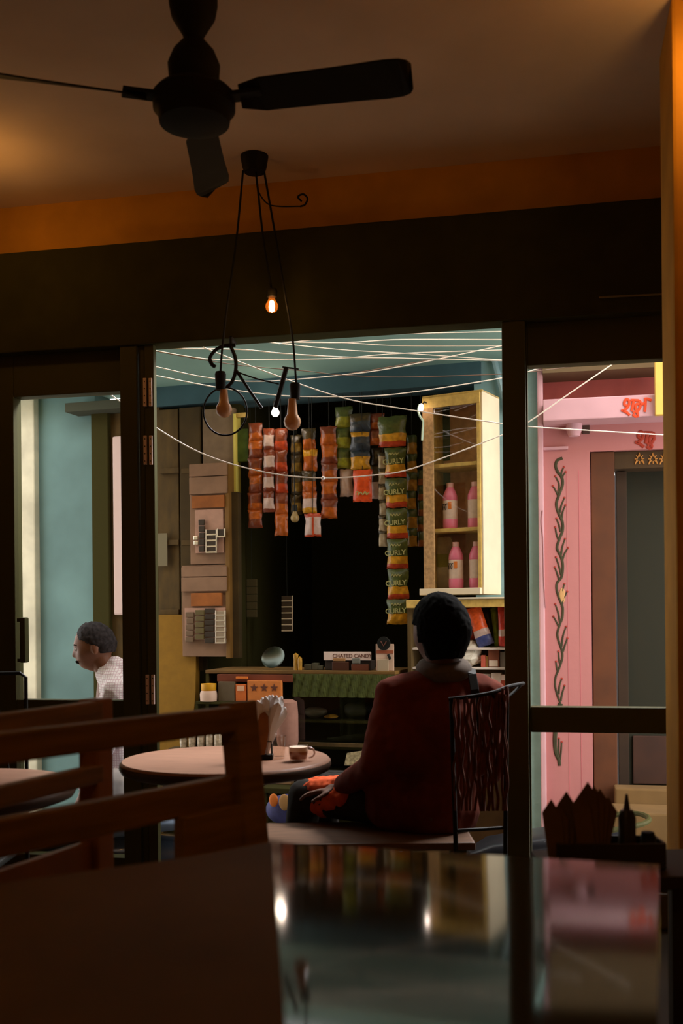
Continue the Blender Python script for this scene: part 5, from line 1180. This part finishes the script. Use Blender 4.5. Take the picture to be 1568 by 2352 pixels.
word(1459, 992, 1.0, .95, -.0035, mat('dull_red_paint', (150, 42, 16), .7), 'painted_lettering', True)
# vine
M_vine = mat('dark_green_paint', (58, 54, 30), .8, noise_=.2, scale=20); M_dot = mat('red_dot_paint', (150, 50, 36), .8); M_vy = mat('yellow_green_paint', (196, 150, 96), .8)
cr5 = lambda L: [(1180+x/3.92, 800+y/3.92) for x, y in L]; cr4 = lambda L: [(1240+x/5.6, 1380+y/5.6) for x, y in L]
stem = cr5([(436, 988), (390, 1010), (375, 1060), (395, 1115), (430, 1160), (437, 1230), (405, 1320), (382, 1400), (400, 1480), (435, 1560), (438, 1640), (408, 1720), (388, 1800), (425, 1880), (440, 1960), (428, 2060), (390, 2110), (384, 2160), (400, 2230), (435, 2320)])
stem += cr4([(292, 120), (285, 220), (255, 300), (222, 420), (240, 520), (280, 640), (285, 740), (240, 880), (200, 980), (195, 1100), (225, 1220), (262, 1320)])
stroke(None, stem, .0085, M_vine, 'painted_vine_stem', n=4)
stroke(None, cr4([(262, 1320), (215, 1500), (195, 1690), (190, 1830), (205, 1960), (240, 2040), (252, 2120)]), .014, M_vine, 'painted_vine_stem')
leafs = [cr5(L) for L in ([(425, 1150), (430, 1110), (450, 1068)], [(432, 1180), (440, 1150), (465, 1112)], [(400, 1290), (405, 1220), (372, 1150)], [(395, 1320), (380, 1290), (350, 1238)], [(415, 1480), (425, 1420), (455, 1345)],
    [(432, 1530), (440, 1470), (463, 1412)], [(418, 1650), (405, 1590), (382, 1532)], [(405, 1730), (385, 1680), (372, 1610)], [(425, 1860), (435, 1790), (460, 1715)], [(438, 1900), (455, 1850), (487, 1795)],
    [(425, 2040), (405, 1960), (378, 1880)], [(405, 2080), (390, 2030), (368, 1970)], [(438, 2210), (440, 2170), (455, 2120)], [(430, 2330), (445, 2260), (480, 2190)])]
leafs += [cr4(L) for L in ([(255, 280), (235, 160), (195, 40)], [(240, 330), (215, 280), (172, 200)], [(275, 590), (295, 450), (335, 330)], [(295, 650), (320, 570), (352, 480)], [(252, 800), (240, 720), (236, 650)], [(225, 900), (212, 850), (205, 780)],
    [(240, 1200), (250, 1090), (280, 1000)], [(265, 1290), (285, 1190), (315, 1090)], [(232, 2000), (240, 1880), (242, 1770)], [(255, 2050), (270, 1930), (278, 1815)])]
for L in leafs:
    s_ = stroke(None, L, .0058, M_vine, 'painted_leaf', n=4)
    ph.part('painted_dot', MB().ball(P.pt(L[-1][0], L[-1][1], -.003), (.0065, .002, .006), 8), M_dot, s_, smooth=True)
ph.part('painted_bud', MB().ball(P.pt(1291, 1368, -.002), (.017, .002, .045), 12), M_vy, smooth=True)
stroke(None, cr5([(255, 1460), (245, 1560), (258, 1700), (262, 1850), (268, 2100), (282, 2340)]), .0035, mat('grey_pink_crack', (150, 100, 104), .9), 'wall_crack', v=-.052)
# dark wooden doorway of the pink house
dw = Thing(P, (P.u(1450), .1, LZ), 'house_doorway', 'dark brown wooden doorway with orange emblems on its lintel, right edge', 'doorway')
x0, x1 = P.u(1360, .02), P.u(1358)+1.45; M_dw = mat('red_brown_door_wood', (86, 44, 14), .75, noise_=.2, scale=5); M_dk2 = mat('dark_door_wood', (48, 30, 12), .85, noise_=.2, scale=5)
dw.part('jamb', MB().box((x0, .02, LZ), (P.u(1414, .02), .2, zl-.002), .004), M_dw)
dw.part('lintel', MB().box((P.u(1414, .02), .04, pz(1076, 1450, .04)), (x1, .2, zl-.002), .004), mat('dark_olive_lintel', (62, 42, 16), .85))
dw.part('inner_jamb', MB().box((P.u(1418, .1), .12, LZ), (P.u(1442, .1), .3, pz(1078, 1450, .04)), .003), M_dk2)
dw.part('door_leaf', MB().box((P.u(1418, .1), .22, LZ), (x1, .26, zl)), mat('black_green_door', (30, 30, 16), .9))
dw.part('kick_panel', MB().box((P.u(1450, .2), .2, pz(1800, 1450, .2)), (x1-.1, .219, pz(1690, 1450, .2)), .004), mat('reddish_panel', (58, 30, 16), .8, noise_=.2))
for i, x in enumerate((1468, 1499, 1525)):
    c = P.pt(x, 1054, .036); em = MB()
    for k in range(8): a = k*math.pi/4; em.tube([c+Vector((math.cos(a)*.012, 0, math.sin(a)*.012)), c+Vector((math.cos(a)*.026, 0, math.sin(a)*.028))], .003, 5)
    em.tube([c+Vector((-.024, 0, -.03)), c+Vector((0, 0, .034)), c+Vector((.024, 0, -.03))], .004, 5); dw.part('orange_emblem', em, mat('ochre_print', (176, 118, 52), .8))
for i, (y0, y1, v0) in enumerate(((1812, 1868, -.14), (1868, 1935, -.42))):
    one(P, (P.u(1470, v0), v0, LZ), 'door_step', MB().box((P.u(1408-i*10, v0), v0, LZ if i else LZ), (P.u(1358)+1.4, -.001 if i == 0 else -.142, P.pt(1470, y0, v0).z), .01), mat('step_stone', (112, 84, 46), .9, noise_=.12, scale=6),
        ('upper' if i == 0 else 'lower')+' worn stone step below the dark doorway', 'step')

# ================================================================== WIRES ACROSS THE LANE
M_wire = mat('pale_wire', (244, 232, 218), .5); M_wired = mat('dull_wire', (120, 92, 74), .7)
W = [
 ('straight pale wire from the left post top, topmost of the left bundle', [(300, 801), (528, 802), (650, 812), (780, 820), (920, 823), (1185, 829)], 1.35, M_wire, 4.95),
 ('pale wire dipping from the left post and rising to the upper right', [(300, 797), (332, 801), (480, 825), (620, 826), (780, 823), (920, 812), (1185, 803)], 1.1, M_wire, 5.0),
 ('sagging pale wire crossing behind the right socket', [(300, 832), (360, 843), (480, 868), (600, 876), (780, 862), (920, 842), (1185, 787)], 1.1, M_wire, 5.05),
 ('lower sagging pale wire passing just above the shop beam', [(300, 850), (360, 863), (500, 890), (640, 908), (780, 911), (920, 904), (1158, 867), (1240, 845), (1320, 822)], 1.15, M_wire, 5.1),
 ('long pale wire slanting down from upper left to the pink house', [(430, 780), (460, 795), (600, 850), (780, 912), (920, 938), (1158, 974), (1215, 980), (1375, 990), (1560, 1001)], 1.25, M_wire, 4.9),
 ('deeply sagging wire with a white bead at its lowest point', [(225, 885), (288, 931), (360, 983), (450, 1035), (540, 1068), (640, 1090), (742, 1098), (850, 1092), (950, 1075), (1158, 997), (1215, 968), (1310, 902), (1430, 820)], 1.3, M_wire, 4.85),
 ('pale wire from the opening top running level to the right', [(560, 783), (780, 787), (920, 780), (1185, 780)], 1.2, M_wire, 5.15),
 ('pale wire sagging slightly under the level one', [(560, 780), (780, 803), (920, 811), (1185, 829)], 1., M_wire, 5.2),
 ('highest pale wire, close under the opening top', [(640, 782), (700, 778), (920, 767), (1185, 761)], 1.1, M_wire, 5.1),
 ('short pale wire rising steeply at the opening top right', [(640, 790), (720, 780), (950, 750), (1060, 738)], 1., M_wire, 5.0),
 ('pale level wire a little under the opening top right', [(600, 785), (780, 787), (920, 794), (1185, 794)], 1., M_wire, 5.3),
 ('dull wire crossing the middle of the teal soffit', [(300, 795), (440, 822), (560, 840), (700, 852), (780, 861), (920, 866), (1158, 859), (1215, 854), (1300, 844), (1440, 824)], .9, M_wired, 5.0),
 ('dull wire rising across the bundle to the right post', [(780, 862), (900, 842), (1040, 817), (1185, 788)], .9, M_wired, 5.25),
]
for i, (lb, pts, r_, mm, D) in enumerate(W):
    c = catmull([C.pt(x, y, D) for x, y in pts], 8)
    if i == 5:
        t = Thing(C, c[0], 'overhead_wire', lb, 'wire', 'overhead wires'); t.part('wire', MB().tube(c, r_*1.08*D/FP, 6), mm, smooth=True)
        t.part('bead', MB().ball(C.pt(742, 1098, D-.004), .0095, 12), mat('white_bead', (250, 250, 250), .3), smooth=True, label='white bead')
    else: one(C, c[0], 'overhead_wire', MB().tube(c, r_*1.08*D/FP, 6), mm, lb, 'wire', 'overhead wires', smooth=True)

# ================================================================== SCOOTERS IN THE LANE
M_rub = mat('tyre_rubber', (30, 30, 30), .8); M_chr = mat('chrome', (220, 220, 225), .15, metal=1.)
def scooter(x, y, deg, body, seatm, label, scl=1., stripe=None):
    """front along +x of its own frame; real size"""
    fr = Frame(0, 0); fr.M = Matrix.Translation((x, y, 0)) @ Matrix.Rotation(math.radians(deg), 4, 'Z')
    t = Thing(fr, (0, 0, LZ), 'scooter', label, 'scooter'); g = LZ
    def wheel(wx):
        w_ = MB(); ring = [Vector((wx+.17*math.cos(a), 0, g+.215+.17*math.sin(a))) for a in [k*math.pi/12 for k in range(24)]]
        w_.tube(ring, .045, 10, closed=True); o = t.part('wheel', w_, M_rub, smooth=True)
        d = MB(); l = MB(); l.lathe((0, 0, 0), [(0, -.03), (.12, -.02), (.135, 0), (.12, .02), (0, .03)], 20); d.add(l, lambda p: Vector((wx+p.x, p.z, g+.215+p.y))); t.part('hub', d, M_chr, o, smooth=True)
    wheel(-.58); wheel(.62)
    def loft(name, secs, mm, parent=None):
        """secs: (x, zmid, half width, half height)"""
        b = MB(); R = []
        for (sx_, sz, hw, hh) in secs:
            R.append([b.bm.verts.new((sx_, hw*math.copysign(abs(math.cos(a))**.7, math.cos(a)), g+sz+hh*math.copysign(abs(math.sin(a))**.7, math.sin(a)))) for a in [k*math.pi/10 for k in range(20)]])
        for A, B in zip(R, R[1:]):
            for k in range(20): b._f([A[k], A[(k+1) % 20], B[(k+1) % 20], B[k]])
        b._f(R[0]); b._f(R[-1]); return t.part(name, b, mm, parent, smooth=True)
    rb_ = loft('rear_body', [(-.86, .60, .05, .05), (-.78, .57, .12, .12), (-.55, .54, .17, .17), (-.3, .5, .17, .2), (-.12, .45, .13, .19), (-.05, .42, .09, .13)], body)
    loft('seat', [(-.78, .755, .10, .02), (-.6, .755, .14, .04), (-.35, .735, .14, .045), (-.1, .70, .11, .045), (.0, .67, .06, .02)], seatm)
    loft('floorboard', [(-.12, .27, .15, .04), (.3, .27, .16, .04)], body)
    sh_ = MB(); pts = [(.28, .24), (.34, .5), (.43, .8), (.45, .93)]; hw = [.17, .2, .19, .09]; V = []
    for (sx_, sz), h_ in zip(pts, hw): V.append([sh_.bm.verts.new((sx_-.05*abs(q)**2, h_*q, g+sz)) for q in (-1, -.5, 0, .5, 1)])
    for A, B in zip(V, V[1:]):
        for k in range(4): sh_._f([A[k], B[k], B[k+1], A[k+1]])
    o = t.part('front_shield', sh_, body, smooth=True); md = o.modifiers.new('s', 'SOLIDIFY'); md.thickness = .03
    loft('front_fender', [(.42, .38, .05, .03), (.55, .43, .075, .04), (.7, .42, .075, .045), (.84, .33, .05, .03)], body)
    t.part('fork', MB().tube([(.44, 0, g+.8), (.60, 0, g+.26)], .03), M_black)
    loft('headlamp_nacelle', [(.34, .97, .1, .04), (.42, .98, .14, .07), (.5, .97, .09, .06), (.53, .96, .05, .04)], body)
    t.part('handlebar', MB().tube(catmull([(.30, -.33, g+1.0), (.37, -.18, g+1.0), (.40, 0, g+.98), (.37, .18, g+1.0), (.30, .33, g+1.0)]), .014), M_black)
    for s_ in (-1, 1):
        mr = t.part('mirror_stem', MB().tube([(.36, s_*.2, g+1.0), (.38, s_*.27, g+1.06)], .006), M_black)
        q = MB().ball((.375, s_*.3, g+1.09), (.02, .065, .042), 14); t.part('mirror', q, M_black, mr, smooth=True)
    t.part('tail_lamp', MB().ball((-.875, 0, g+.6), (.03, .07, .04), 12), mat('tail_red', (170, 20, 16), .2), smooth=True)
    t.part('grab_rail', MB().tube(catmull([(-.55, -.15, g+.79), (-.8, -.13, g+.83), (-.86, 0, g+.84), (-.8, .13, g+.83), (-.55, .15, g+.79)]), .013), M_black)
    if stripe:
        for s_ in (-1, 1):
            for k in range(3): t.part('body_stripe', MB().tube([(-.75+.03*k, s_*(.13), g+.54+.045*k), (-.5, s_*.177, g+.50+.045*k), (-.2, s_*.166, g+.46+.05*k), (0, s_*.10, g+.49+.05*k)], .012, 6), stripe[k % len(stripe)], rb_)
    t.part('stand', MB().tube([(-.2, -.12, g+.25), (-.24, -.16, g+.005), (-.24, .16, g+.005), (-.2, .12, g+.25)], .012), M_black)
    t.o.matrix_world = t.o.matrix_world @ Matrix.Scale(scl, 4)
    return t
M_sg = mat('silver_blue_paint', (150, 166, 182), .22, metal=.3, coat=.5); M_sw = mat('white_scooter_paint', (226, 226, 236), .2, coat=.6); M_sr = mat('red_scooter_stripe', (196, 30, 24), .3)
M_seatb = mat('black_vinyl_seat', (34, 36, 42), .35)
scooter(-1.62, 4.80, 179, mat('dark_slate_paint', (52, 58, 66), .25, coat=.5), mat('pale_blue_seat_cover', (138, 156, 180), .45, noise_=.1), 'dark scooter with pale blue grey seat, parked outside below the white shirted man', 1.18)
scooter(.60, 5.02, 181, M_sw, M_seatb, 'white scooter with red stripes parked outside behind the right post', 1.0, (M_sr, M_sw, M_sr))
c = C.pt(1560, 1410, 5.0)
scooter(c.x+.75, 5.0, -4, M_sw, M_seatb, 'white and red scooter at the right edge, mostly hidden by the pillar', .9, (M_sr, M_sw, M_sr))
